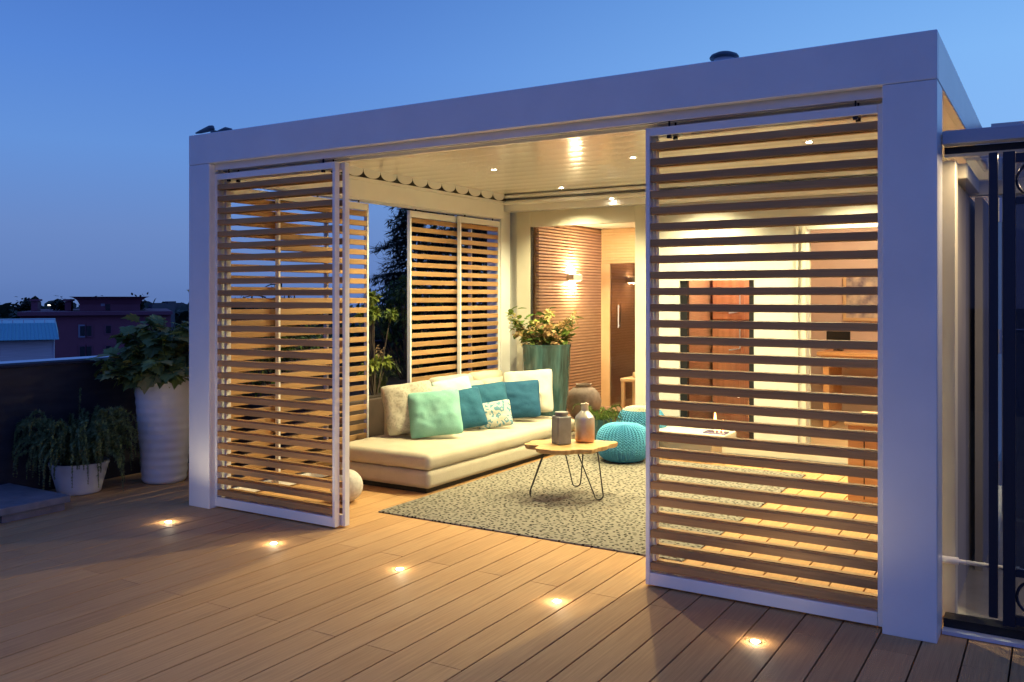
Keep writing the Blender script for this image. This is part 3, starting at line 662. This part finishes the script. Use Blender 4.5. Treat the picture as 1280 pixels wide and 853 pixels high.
MB().lathe([(.070,0),(.078,.01),(.080,.03),(.080,.19),(.074,.21),(.040,.245),(.030,.255),(.029,.29),(.034,.305),(.034,.312),(.024,.31),(.022,.26)],40).build('body',COPPER,j,smooth=40)

# ------------------------------------------------------------------ poufs, ball
def pouf(loc,r,h,mt,label,topm=None,N_=42):
    m=MB(); nu=N_*12; nv=190; rings=[]
    for jv in range(nv+1):
        v=jv/nv; th=-PI/2+PI*v; cr=math.copysign(abs(math.cos(th))**.62,math.cos(th)); cz=math.copysign(abs(math.sin(th))**.85,math.sin(th)); row=[]
        for i in range(nu):
            a=2*PI*i/nu; f=(i/12)%1; q=abs(2*f-1)
            d=(.005*(1-q**3) + .0085*math.sin(2*PI*(v*26+ q*.8)))*min(1,cr*2.2)
            rr=r*cr+d; row.append(m.bm.verts.new((rr*math.cos(a),rr*math.sin(a),h/2+cz*(h/2)+d*cz*.6)))
        rings.append(row)
    for a,b_ in zip(rings,rings[1:]):
        for i in range(nu): m._face((a[i],a[(i+1)%nu],b_[(i+1)%nu],b_[i]))
    o=m.build('knitted_pouf',mt if not topm else [mt,topm],smooth=180)
    if topm:
        for p in o.data.polygons:
            if p.center.z>h*.93: p.material_index=1
    o.location=loc; tag(o,label,'pouf'); return o
pouf((2.10,3.42,.012),.255,.36,KNIT,'bright turquoise knitted pouf on the rug')
pouf((2.02,4.04,.0),.25,.47,KNIT2,'darker teal knitted pouf with cream top behind the turquoise one',KNITC,38)
b=MB().lathe([(.13*math.sin(PI*k/24)+.0005,.128-.128*math.cos(PI*k/24)) for k in range(25)],40); o=b.build('stone_ball',BALLM,smooth=180,off=(0,0,0)); o.location=(.96,.72,.001); tag(o,'white speckled stone ball half hidden by the left slatted panel','ornamental ball')
# low white fire table behind the right panel
ft=thing('fire_table','low white table with small burning flame behind the right slatted panel','fire table',(2.62,3.95,0))
MB().box(-.42,.36,-.24,.24,.20,.27,.012,2).build('top',WHITEFAB,ft); MB().box(-.3,.24,-.16,.16,.0,.199,.01,1).build('base',CREAMW,ft)
MB().box(.12,.34,-.07,.07,.2705,.285,.003,1).build('burner',mat('burner',(.25,.22,.4),.2,.6),ft)
fl_=MB()
for a,h in ((.22,.20),(.30,.12),(.26,.08)): fl_.lathe([(.004,.0),(.020,h*.25),(.015,h*.55),(.003,h)],12,cx=a,M=Matrix.Translation((0,0,.287)))
fl_.build('flame',FLAME,ft,smooth=80)

# ------------------------------------------------------------------ foliage helpers
def frame(n):
    n=n.normalized(); a=n.cross(Vector((0,0,1)))
    if a.length<.05: a=Vector((1,0,0))
    a.normalize(); return a,n,a.cross(n)
OV=[(0,0),(.22,.25),(.26,.5),(.16,.8),(0,1)]
def leaf(m,p,d,size,width=1.,droop=.15,side=None,tone=None):
    """ovate leaf from p along d"""
    d=d.normalized(); s=side or d.cross(Vector((random.uniform(-.4,.4),random.uniform(-.4,.4),1)))
    if s.length<.05: s=Vector((1,0,0))
    s=s.normalized(); up=s.cross(d).normalized(); m.tone=random.random() if tone is None else tone
    def P(x,y): return p+d*(y*size)+s*(x*size*width)+up*((abs(x)*.35-droop*y*y)*size)
    mid=[m.bm.verts.new(P(0,y)) for _,y in OV]
    for sg in (-1,1):
        ed=[m.bm.verts.new(P(sg*x,y)) for x,y in OV[1:-1]]
        e=[mid[0]]+ed+[mid[-1]]
        for i in range(len(OV)-1):
            q=[mid[i],mid[i+1],e[i+1],e[i]]; q2=[]
            for vv in q:
                if vv not in q2: q2.append(vv)
            m._face(q2 if sg>0 else q2[::-1])
LOB=[(0,0),(.16,.04),(.42,-.02),(.34,.16),(.58,.30),(.40,.40),(.62,.62),(.34,.60),(.36,.78),(.18,.80),(0,1.04)]
def lobed(m,p,d,size,droop=.25,tone=None):
    d=d.normalized(); s=d.cross(Vector((random.uniform(-.5,.5),random.uniform(-.5,.5),1)))
    if s.length<.05: s=Vector((1,0,0))
    s=s.normalized(); up=s.cross(d).normalized(); m.tone=random.random()**1.5 if tone is None else tone
    P=lambda x,y: p+d*(y*size)+s*(x*size)+up*((abs(x)*.25-droop*y*y-abs(x)**2*.3)*size)
    c=m.bm.verts.new(P(0,.38))
    for sg in (-1,1):
        r_=[m.bm.verts.new(P(sg*x,y)) for x,y in LOB]
        for a,b_ in zip(r_,r_[1:]): m._face((c,a,b_) if sg>0 else (c,b_,a))

# tall white pot with hydrangea
tp=thing('tall_white_planter','tall tapered white planter by the left parapet','planter',(-.95,.50,0))
MB().lathe([(.165,0),(.178,.012)]+[(.183+.063*z/.87+.0022*math.sin(z*2*PI/.075),z) for z in [.03+.0125*q for q in range(68)]]+[(.258,.895),(.258,.915),(.235,.915),(.228,.86)],56).build('pot',POTW,tp,smooth=50)
MB().lathe([(.001,.86),(.23,.86)],24,cap=False).build('soil',SOIL,tp,smooth=0)
hy=thing('hydrangea','broad hydrangea with dark lobed leaves in the tall white planter','shrub',(-.95,.50,.86))
random.seed(21); st_=MB(); lf=MB()
for k in range(125):
    a=random.uniform(0,2*PI); el=random.uniform(-.05,1.4); rad=random.uniform(.26,.57)
    tip=Vector((math.cos(a)*math.cos(el)*rad*1.02,math.sin(a)*math.cos(el)*rad*1.02,.06+math.sin(el)*rad*.92))
    mid=tip*.5+Vector((0,0,.08)); 
    st_.tube([Vector((random.uniform(-.08,.08),random.uniform(-.08,.08),0)),mid,tip],[.007,.005,.003],5)
    out=Vector((math.cos(a),math.sin(a),.25))
    for q in range(8):
        f=random.uniform(.35,1.); p=Vector((0,0,0)).lerp(tip,f) if f<.5 else mid.lerp(tip,(f-.5)*2)
        dd_=(out+Vector((random.uniform(-1,1),random.uniform(-1,1),random.uniform(-.9,.35)))).normalized()
        lobed(lf,p,dd_,random.uniform(.08,.16),random.uniform(.2,.6))
for k in range(5):  # leading shoot sticking out at the top
    lobed(lf,Vector((.20,.16,.60+.045*k)),Vector((random.uniform(-1,1),random.uniform(-1,1),.3)),.07)
st_.tube([(.1,.1,.2),(.17,.14,.45),(.2,.16,.82)],[.006,.005,.002],5)
for k in range(7): # leaves hanging over the rim toward the deck
    a=R(-20-k*22); lobed(lf,Vector((math.cos(a)*.22,math.sin(a)*.22,.12)),Vector((math.cos(a),math.sin(a),-.75)),random.uniform(.16,.23),.35)
st_.build('stems',STEM,hy,smooth=60); lf.build('foliage',LF_DARK,hy,smooth=0,recalc=False)

# fern pot
fp=thing('fern_pot','low round whitish pot by the weathered slab','pot',(-1.16,-.16,0))
MB().lathe([(.15,0),(.165,.01),(.175,.05),(.22,.22),(.228,.235),(.228,.255),(.21,.255),(.205,.21)],48).build('pot',POTG,fp,smooth=50)
MB().lathe([(.001,.218),(.206,.218)],24,cap=False).build('soil',SOIL,fp,smooth=0)
fe=thing('foxtail_fern','feathery drooping green fern spilling over the low pot','fern',(-1.16,-.16,.215))
random.seed(5); lf=MB(); stm=MB(); FW=.0045
def frond(base,a,length,rise,lw=.03,dn=1.,n=46):
    prev=None; pts_=[]
    for i in range(n):
        s_=i/(n-1); hr=length*(math.sin(min(s_*1.5,1.2))*.62+.1*s_); z=rise*math.sin(s_*PI*.62)*1.35-dn*length*max(0,s_-.35)**1.6*1.25
        p=base+Vector((math.cos(a)*hr,math.sin(a)*hr,z)); pts_.append(p)
    for i in range(1,n):
        t_=(pts_[i]-pts_[i-1]).normalized(); s_=i/(n-1); l_=lw*(1-.75*s_**3)*(.6+.4*min(1,s_*6))
        for q in range(5):
            d_=(t_*.7+Vector((random.uniform(-1,1),random.uniform(-1,1),random.uniform(-1,1)))).normalized(); s=d_.cross(Vector((.3,.5,.8))).normalized()*FW
            lf.tone=random.random(); e=pts_[i]+d_*l_*random.uniform(.7,1.2); lf.poly([pts_[i]-s,pts_[i]+s,e])
    stm.tube(pts_[::5]+[pts_[-1]],.0018,4)
FW=.008
for k in range(170):
    a=random.uniform(0,2*PI); frond(Vector((math.cos(a)*.05,math.sin(a)*.05,.0)),a+random.uniform(-.3,.3),random.uniform(.32,.66),random.uniform(.14,.40),.045,random.uniform(.35,1.1))
frond(Vector((-.02,0,0)),2.4,.16,.46,.024,.0); frond(Vector((.02,0,0)),.3,.5,.3,.03,.4)
stm.build('stems',STEM,fe,smooth=60); lf.build('foliage',LF_FERN,fe,smooth=0,recalc=False)

# weathered slab
sl=thing('weathered_platform','low weathered grey platform at the left edge of the deck','platform',(-.64,-.56,0))
MB().box(-1.3,0,-3.2,0,.058,.112,.006,2).build('slab',SLAB,sl)
MB().box(-1.28,-.03,-.50,-.03,.0,.057).build('plinth',SLAB,sl); MB().box(-1.28,-.03,-3.15,-.83,.0,.057).build('plinth',SLAB,sl); MB().box(-1.28,-.12,-.829,-.501,.0,.057).build('recess',DARK,sl,smooth=0)

# parapet
pp=thing('parapet','dark clad parapet wall along the left edge of the terrace','parapet',(-1.5,0,0))
MB().box(-1.62,-1.46,-9,9,-.3,1.035).build('cladding',PARAM,pp,True,0)
MB().box(-1.64,-1.445,-9,9,1.036,1.062,.004,1).build('coping',mixnoise('coping',(.03,.03,.045),(.045,.045,.06),(1,1,1),3,.9,spec=.1),pp,True)

# ------------------------------------------------------------------ planting along the left side
def planter(x0,x1,y0,y1,h,lab):
    t=thing('planter_box',lab,'planter',((x0+x1)/2,(y0+y1)/2,0)); MB().box(x0,x1,y0,y1,0,h,.008,1).build('box',PLANTERM,t,True); MB().box(x0+.03,x1-.03,y0+.03,y1-.03,h+.001,h+.015).build('soil',SOIL,t,True,0)
planter(-1.40,-.06,1.3,4.3,.60,'long dark brown planter box outside the left slatted panels')
def conifer(loc,h,r,label,seed,dens=70):
    random.seed(seed); t=thing('conifer',label,'tree',loc,0,'conifers beyond the left side')
    MB().tube([(0,0,0),(.02,0,h*.5),(0,.02,h)],[.06,.04,.008],8).build('trunk',BARK,t)
    lf=MB()
    nb=int(h*dens)
    for k in range(nb):
        f=(k+random.random())/nb; z=h*(.06+.94*f); a=random.uniform(0,2*PI); ln=r*(1-f)**.75*random.uniform(.6,1.15)+.08
        d0=Vector((math.cos(a),math.sin(a),random.uniform(.0,.35)))
        nseg=max(3,int(ln/.045)); p=Vector((0,0,z))
        for i in range(nseg):
            s_=i/nseg; p=p+Vector((d0.x,d0.y,d0.z-.55*s_))*(ln/nseg)
            for q in range(6 if s_>.2 else 2):
                dd_=(d0*.8+Vector((random.uniform(-1,1),random.uniform(-1,1),random.uniform(-.8,.4)))).normalized(); s=dd_.cross(Vector((.2,.3,.9))).normalized()*.013
                l_=random.uniform(.06,.13); lf.tone=random.random(); lf.poly([p-s,p+s,p+dd_*l_+s*.4,p+dd_*l_*1.1])
    lf.build('crown',LF_CON,t,smooth=0,recalc=False)
conifer((-1.75,5.15,-1.2),4.6,1.25,'dark drooping conifer showing in the gap between side panels',31,150)
conifer((-2.3,7.3,-2.0),5.6,1.6,'taller dark conifer beyond the parapet behind the side panels',32,75)
conifer((-1.3,7.9,-2.0),5.4,1.6,'dark conifer nearest the house beyond the parapet',33,75)
conifer((-1.2,6.0,-2.0),5.0,1.3,'dark conifer between the two taller ones behind the third side panel',34,75)
def shrub(loc,rx,ry,rz,n,size,label,seed,name='shrub',m=LF_SHRUB,lo=0,hi=1,grp=None):
    random.seed(seed); t=thing(name,label,'shrub',loc,0,grp); lf=MB(); st_=MB()
    cl=[Vector((random.gauss(0,.45)*rx,random.gauss(0,.45)*ry,random.uniform(.15,1)*rz)) for _ in range(max(6,n//90))]
    for c in cl:
        st_.tube([(c.x*.15,c.y*.15,0),(c.x*.6,c.y*.6,c.z*.55),tuple(c)],[.012,.008,.003],5)
        base=random.uniform(lo,hi)
        for q in range(n//len(cl)):
            o_=Vector((random.gauss(0,1),random.gauss(0,1),random.gauss(0,.8))); o_=o_*min(rx,rz)*.17
            leaf(lf,c+o_,o_.normalized()+Vector((random.uniform(-.6,.6),random.uniform(-.6,.6),random.uniform(-.6,.5))),size*random.uniform(.6,1.2),1.1,.3,tone=min(1,max(0,base+random.uniform(-.25,.25))))
    st_.build('branches',BARK,t,smooth=60); lf.build('foliage',m,t,smooth=0,recalc=False)
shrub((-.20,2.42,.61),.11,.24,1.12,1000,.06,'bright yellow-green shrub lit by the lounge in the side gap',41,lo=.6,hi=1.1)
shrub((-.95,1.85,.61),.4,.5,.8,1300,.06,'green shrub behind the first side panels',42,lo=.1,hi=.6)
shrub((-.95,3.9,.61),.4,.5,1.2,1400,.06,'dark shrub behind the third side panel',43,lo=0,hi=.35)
shrub((-3.0,9.0,-1.5),1.2,1.6,5.0,8000,.13,'tall dense dark evergreen mass beyond the parapet behind the side panels',46,lo=0,hi=.25)
shrub((-1.7,8.5,-1.5),1.0,1.2,4.8,5000,.13,'dense dark evergreen by the house corner',47,lo=0,hi=.25)
shrub((-2.1,4.2,-.6),1.0,1.4,2.0,2600,.09,'broad dark shrub beyond the parapet',44,lo=0,hi=.3)
shrub((-2.4,2.6,-1.4),.8,1.2,2.7,1800,.08,'loose dark shrub rising beyond the parapet behind the first panel',45,lo=0,hi=.3)
# ornamental grass
random.seed(8); gr=thing('ornamental_grass','arching ornamental grass with a pale plume in the brown planter','grass plant',(-.30,2.62,.61)); lf=MB()
for k in range(70):
    a=random.uniform(0,2*PI); ln=random.uniform(.3,.62); p0=Vector((random.uniform(-.06,.06),random.uniform(-.06,.06),0)); lf.tone=random.random(); pv=None
    for i in range(10):
        s_=i/9; p=p0+Vector((math.cos(a)*ln*.75*s_**1.6,math.sin(a)*ln*.75*s_**1.6,ln*(1.25*s_-.85*s_**3))); w_=.004*(1-s_)+.0008; sd=Vector((-math.sin(a),math.cos(a),0))*w_
        c=(lf.bm.verts.new(p-sd),lf.bm.verts.new(p+sd))
        if pv: lf._face((pv[0],pv[1],c[1],c[0]))
        pv=c
lf.build('blades',LF_GRASS,gr,smooth=0,recalc=False)
pl=MB()
for k in range(60):
    p=Vector((.05,-.05,.42))+Vector((random.gauss(0,.03),random.gauss(0,.03),random.gauss(0,.03))); leaf(pl,p,Vector((random.uniform(-1,1),random.uniform(-1,1),random.uniform(-1,1))),.025,1.,.1)
pl.build('plume',LF_PETAL,gr,smooth=0,recalc=False)
# hanging branch seen against the sky through the left panel
def spray_tree(loc,label,seed,h=3.2):
    random.seed(seed); t=thing('slender_tree',label,'tree',loc); st_=MB(); lf=MB()
    st_.tube([(0,0,0),(.05,.0,h*.4),(.0,.08,h*.8)],[.05,.035,.012],7)
    for k in range(26):
        a=random.uniform(0,2*PI); z=h*random.uniform(.45,.85); ln=random.uniform(.5,1.1); pts_=[]
        for i in range(8):
            s_=i/7; pts_.append(Vector((math.cos(a)*ln*s_,math.sin(a)*ln*s_,z+.25*s_-.55*s_*s_)))
        st_.tube(pts_,[.008*(1-i/9)+.001 for i in range(8)],4)
        for p in pts_[2:]:
            for q in range(6): leaf(lf,p+Vector((random.gauss(0,.04),random.gauss(0,.04),random.gauss(0,.04))),Vector((random.uniform(-1,1),random.uniform(-1,1),-.8)),random.uniform(.05,.10),.5,.2)
    st_.build('trunk',BARK,t,smooth=60); lf.build('crown',LF_CON,t,smooth=0,recalc=False)
spray_tree((-2.7,3.3,-1.3),'slender drooping tree against the sky behind the left panel',51,3.6)

# ------------------------------------------------------------------ tall teal planter with hydrangea, small fern
tpl=thing('glazed_teal_planter','tall teal glazed planter at the back of the lounge','planter',(.86,4.09,0))
MB().lathe([(.17,0),(.18,.01),(.205,.15),(.245,.55),(.262,.85),(.268,1.04),(.276,1.065),(.276,1.085),(.252,1.085),(.245,1.02)],64).build('pot',GLAZE,tpl,smooth=50)
MB().lathe([(.001,1.03),(.246,1.03)],24,cap=False).build('soil',SOIL,tpl,smooth=0)
ph=thing('flowering_shrub','leggy green shrub with dried yellow-pink flower heads in the teal planter','shrub',(.86,4.09,1.03))
random.seed(14); st_=MB(); lf=MB(); fl2=MB()
rt_=Vector((math.cos(YAW),math.sin(YAW),0)); fw=Vector((-math.sin(YAW),math.cos(YAW),0))
tips=[(-.42,.40),(-.36,.30),(-.30,.27),(-.2,.3),(-.12,.22),(-.05,.36),(.03,.25),(.1,.30),(.17,.22),(.24,.28),(.30,.40),(.28,.18),(-.26,.12),(.05,.12),(-.05,.1),(.2,.1),(-.33,.2),(.0,.4)]
for tx,tz in tips:
    dy=random.uniform(-.16,.16); tip=rt_*tx+fw*dy+Vector((0,0,tz)); b0=rt_*(tx*.25)+fw*(dy*.5)
    mid=b0.lerp(tip,.55)+Vector((0,0,.04)); st_.tube([b0,mid,tip],[.006,.004,.002],5)
    for q in range(16):
        f=random.uniform(.15,1); p=b0.lerp(mid,f*2) if f<.5 else mid.lerp(tip,f*2-1)
        p=p+Vector((random.gauss(0,.025),random.gauss(0,.025),random.gauss(0,.02)))
        leaf(lf,p,Vector((random.uniform(-1,1),random.uniform(-1,1),random.uniform(-.4,.7)))+rt_*tx,random.uniform(.07,.125),1.2,.2)
for c,n_,t0 in [((-.30,.20),80,.5),((-.18,.16),90,.5),((-.06,.12),80,.3),((-.14,.24),60,.6),((.02,.38),60,1.),((.02,.22),120,.35),((.10,.10),90,.2),((.17,.22),80,.5),((.24,.26),60,.6),((-.36,.33),30,.95),((-.22,.08),60,.6),((.20,.12),50,.6),((.31,.34),26,.5)]:
    ce=rt_*c[0]+fw*random.uniform(-.14,.05)+Vector((0,0,c[1]))
    for q in range(n_):
        o_=Vector((random.gauss(0,1),random.gauss(0,1),random.gauss(0,1))).normalized()*random.uniform(.02,.065); leaf(fl2,ce+o_,o_+Vector((random.uniform(-.02,.02),random.uniform(-.02,.02),0)),.034,1.6,.1,tone=min(1,max(0,t0+random.uniform(-.3,.3))))
for (tx,tz,s) in ((-.40,.42,.11),(-.33,.44,.12),(-.24,.33,.13),(-.20,.26,.11),(-.44,.32,.10),(.25,.12,.1),(.3,.2,.09)):
    leaf(lf,rt_*tx+Vector((0,0,tz)),rt_*random.uniform(.3,1)+Vector((0,0,random.uniform(-.1,.5))),s,1.2,.15,tone=.35)
st_.build('stems',STEM,ph,smooth=60); lf.build('leaves',LF_HYD,ph,smooth=0,recalc=False); fl2.build('flower_heads',LF_PETAL,ph,smooth=0,recalc=False)
sfp=thing('small_glazed_pot','small grey-green glazed pot between bottle and pouf','pot',(1.66,3.76,.012))
MB().lathe([(.10,0),(.11,.01),(.14,.2),(.145,.33),(.15,.345),(.135,.345),(.13,.3)],40).build('pot',GLAZE,sfp,smooth=50)
MB().lathe([(.001,.31),(.13,.31)],20,cap=False).build('soil',SOIL,sfp,smooth=0)
sfe=thing('boston_fern','light green fern in the small glazed pot','fern',(1.66,3.76,.32))
random.seed(17); lf=MB(); stm=MB(); FW=.0035
for k in range(44):
    a=random.uniform(0,2*PI); frond(Vector((0,0,0)),a,random.uniform(.28,.44),random.uniform(.05,.16),.03,random.uniform(.3,.8),30)
stm.build('stems',STEM,sfe,smooth=60); lf.build('foliage',LF_HYD,sfe,smooth=0,recalc=False)

# ------------------------------------------------------------------ the town beyond the parapet
F=1114.; fwv=Vector((-math.sin(YAW),math.cos(YAW),0)); rtv=Vector((math.cos(YAW),math.sin(YAW),0)); C0=Vector((5.724,-4.548,0))
def at(px,D): p=C0+fwv*D+rtv*((px-640)/F*D); return (p.x,p.y,-22)
def ang(px): return YAW-math.atan((px-640)/F)
def cs(px): return math.cos(math.atan((px-640)/F))
def hz(py,D): return 1.61-(py-371)/F*D+22   # height above the town's ground
D=60; k=D/F
rb=thing('maroon_apartment_block','maroon apartment block with flared penthouse beyond the parapet','building',at(176,D),ang(176))
X=lambda px:(px-176)*k*cs(100)
top=hz(394,D)
MB().box(X(28),X(215),0,14,0,top).build('wall',MAROON,rb,smooth=0)
MB().box(X(26),X(217),-.4,14.4,top+.01,top+.25).build('roof_edge',MAROON2,rb,smooth=0)
b=MB(); prof=[(0,0),(0,.45),(.1,.75),(.25,.92),(.42,1)]; hh=hz(371,D)-top-.26
rings=[]
for o_,zz in prof:
    e=o_*1.5; rings.append([b.bm.verts.new(p) for p in ((X(97)-e,2-e,top+.26+hh*zz),(X(175)+e,2-e,top+.26+hh*zz),(X(175)+e,10+e,top+.26+hh*zz),(X(97)-e,10+e,top+.26+hh*zz))])
for a,c in zip(rings,rings[1:]):
    for i in range(4): b._face((a[i],a[(i+1)%4],c[(i+1)%4],c[i]))
b._face(rings[-1]); b.build('penthouse',MAROON2,rb,smooth=0)
MB().box(X(130),X(136),1.97,1.995,top+.3,top+.3+hh*.45).build('window',WIN,rb,smooth=0)
MB().box(X(124),X(129),1.97,1.995,top+.6,top+.3+hh*.55).build('window',WINL,rb,smooth=0)
for (a,c,y0_,y1_) in ((100,106,407,419),(108,114,407,419),(132,138,407,416),(100,106,432,446),(108,114,432,446),(132,138,432,446)):
    z0,z1=hz(y1_,D),hz(y0_,D); f=MB().box(X(a)-.1,X(c)+.1,-.05,-.002,z0-.1,z1+.1).build('window',WINL if a==100 and y0_==407 else MAROON2,rb,smooth=0)
    MB().box(X(a),X(c),-.07,-.052,z0,z1).build('pane',WIN,f,smooth=0)
for (a,c,y0_) in ((35,43,377),(77,85,377)):
    MB().box(X(a),X(c),3,5,top+.26,hz(y0_,D)).box(X(a)-.1,X(c)+.1,2.9,5.1,hz(y0_,D)+.01,hz(y0_,D)+.15).build('chimney',MAROON2,rb,smooth=0)
random.seed(61)
for (cx_,w_,h_,lab) in ((32,6,.8,'roof bush at the far left of the maroon block'),(75,6,.8,'roof bush beside the second chimney'),(123,9,.9,'roof bush under the penthouse'),(172,7,.9,'roof bush at the right corner of the maroon block')):
    lc=Vector(at(cx_,D+3.2)); lc.z=-22+top+.26
    lf=MB()
    for q in range(260): 
        o_=Vector((random.gauss(0,w_*k*.4),random.gauss(0,.3),abs(random.gauss(0,h_*.4)))); leaf(lf,o_,Vector((random.uniform(-1,1),random.uniform(-1,1),random.uniform(-.5,1))),.25,1.2,.2)
    o=lf.build('roof_bush',LF_CON,smooth=0,recalc=False); o.location=lc; tag(o,lab,'bush','bushes on the maroon block roof')
D=35; k=D/F
wb=thing('white_building','white brick building with teal standing-seam roof','building',at(68,D),ang(70)); X=lambda px:(px-68)*k*cs(20)
zt=hz(424,D); MB().box(X(-40),X(68),0,9,0,zt).build('wall',CITYW,wb,smooth=0)
b=MB(); z2=hz(404,D); a0,a1=X(-42),X(73.5); t0,t1=X(-38),X(69)
va=[(a0,-.45,zt),(a1,-.45,zt),(a1,9.4,zt),(a0,9.4,zt)]; vb=[(t0,.35,z2),(t1,.35,z2),(t1,8.6,z2),(t0,8.6,z2)]
A=[b.bm.verts.new(p) for p in va]; B=[b.bm.verts.new(p) for p in vb]
b._face(A[::-1]); b._face(B)
for i in range(4): b._face((A[i],A[(i+1)%4],B[(i+1)%4],B[i]))
n=24
for i in range(n+1):
    u=i/n; p0=Vector(va[0]).lerp(Vector(va[1]),u); p1=Vector(vb[0]).lerp(Vector(vb[1]),u); b.tube([p0+Vector((0,-.02,0)),p1+Vector((0,-.02,0))],.018,4)
b.build('roof',TEALROOF,wb,smooth=0)
b=MB(); 
b.box(t0,t1,.4,.43,z2+.12,z2+.15)
for i in range(9): xx=t0+(t1-t0)*i/8; b.box(xx-.015,xx+.015,.4,.43,z2+.001,z2+.12)
b.build('railing',CLAD,wb,smooth=0)
MB().box(X(66.4),X(68),-.03,-.002,zt-3,zt-.1).build('corner_strip',CLAD,wb,smooth=0)
# neighbour's pale roof edge right behind the parapet
ne=thing('neighbour_flat_roof','pale flat roof edge just beyond the parapet','roof',(-6,2,-22)); MB().box(-11,-3.2,-12,12,-22,.35).build('body',CITYB,ne,True,0); MB().box(-11.1,-3.1,-12.1,12.1,.351,.40).build('coping',CLAD,ne,True,0)
MB().box(-8.2,-8.0,1.4,1.6,.401,.5).build('vent',CITYA,ne,True,0)
# skyline
random.seed(77)
SK=[(-30,320,389,16,'a'),(6,620,386,26,'b'),(28,700,388,20,'c'),(58,520,388,14,'a'),(88,650,387,22,'c'),(150,560,388,18,'b'),(188,180,381,5,'a'),(205,240,379,9,'c'),(226,500,386,20,'b'),(255,480,384,18,'a'),(290,560,386,30,'b'),(330,430,383,16,'c'),(368,520,386,26,'a'),(400,600,385,24,'b'),(470,520,384,30,'c')]
for i,(px,D,py,wp,mk) in enumerate(SK):
    k=D/F; t=thing('far_block','distant dusk-blue block on the skyline','building',at(px,D),YAW,'far blocks on the skyline'); h_=hz(py,D)
    mm={'a':CITYA,'b':CITYB,'c':CITYC}[mk]; MB().box(-wp/2*k,wp/2*k,0,12,0,h_).build('wall',mm,t,smooth=0)
    MB().box(-wp/4*k,wp/8*k,2,8,h_+.01,h_+2*k).build('roof_house',mm,t,smooth=0)
for o in bpy.data.objects:
    if o.name=='far_block.006' : o['label']='dark chimney-like block right of the maroon building'; del o['group']
    if o.name=='far_block.007' : o['label']='domed-looking dark block nearest the left pergola post'; del o['group']
# far tree belt
random.seed(78); lf=MB()
for q in range(9000):
    px=random.uniform(-40,420); D=random.uniform(230,420); k=D/F; p=Vector(at(px,D)); hh=hz(387+random.random()*3+2.5*math.sin(px*.13)*math.sin(px*.037),D)
    p.z=-22+random.uniform(.2,1)*hh; leaf(lf,p,Vector((random.uniform(-1,1),random.uniform(-1,1),random.uniform(-1,1))),4.5,1.6,.2)
tag(lf.build('far_trees',LF_CON,smooth=0,recalc=False),'dark belt of trees along the horizon','trees',kind='stuff')
mk_=thing('floodlight_mast','slim mast with bright floodlights above the maroon roof','light mast',at(61.5,200),YAW)
MB().tube([(0,0,0),(0,0,hz(384,200))],.12,6).build('pole',CITYB,mk_); MB().box(-.25,.25,-.1,.1,hz(382.3,200),hz(381,200)).build('lamp_head',MASTL,mk_,smooth=0)
for i,(px,py) in enumerate(((14,386),(96,388),(5,388))):
    o=MB().lathe([(.05,-.4),(.45,0),(.05,.4)],8).build('street_lamp',MASTL,smooth=0); p=at(px,420); o.location=(p[0],p[1],-22+hz(py,420)); tag(o,'tiny warm lamp glowing on the far skyline','street lamp','far street lamps')

# ------------------------------------------------------------------ render settings
sc.view_settings.view_transform='Standard'; sc.view_settings.look='None'; sc.view_settings.exposure=0; sc.view_settings.gamma=1
sc.render.engine='CYCLES'; cy=sc.cycles; cy.max_bounces=8; cy.diffuse_bounces=5; cy.glossy_bounces=4; cy.transparent_max_bounces=12; cy.sample_clamp_indirect=6; cy.caustics_reflective=False; cy.caustics_refractive=False
try: cy.use_denoising=True; cy.denoiser='OPENIMAGEDENOISE'
except Exception: pass
cy.use_adaptive_sampling=True; cy.adaptive_threshold=.015
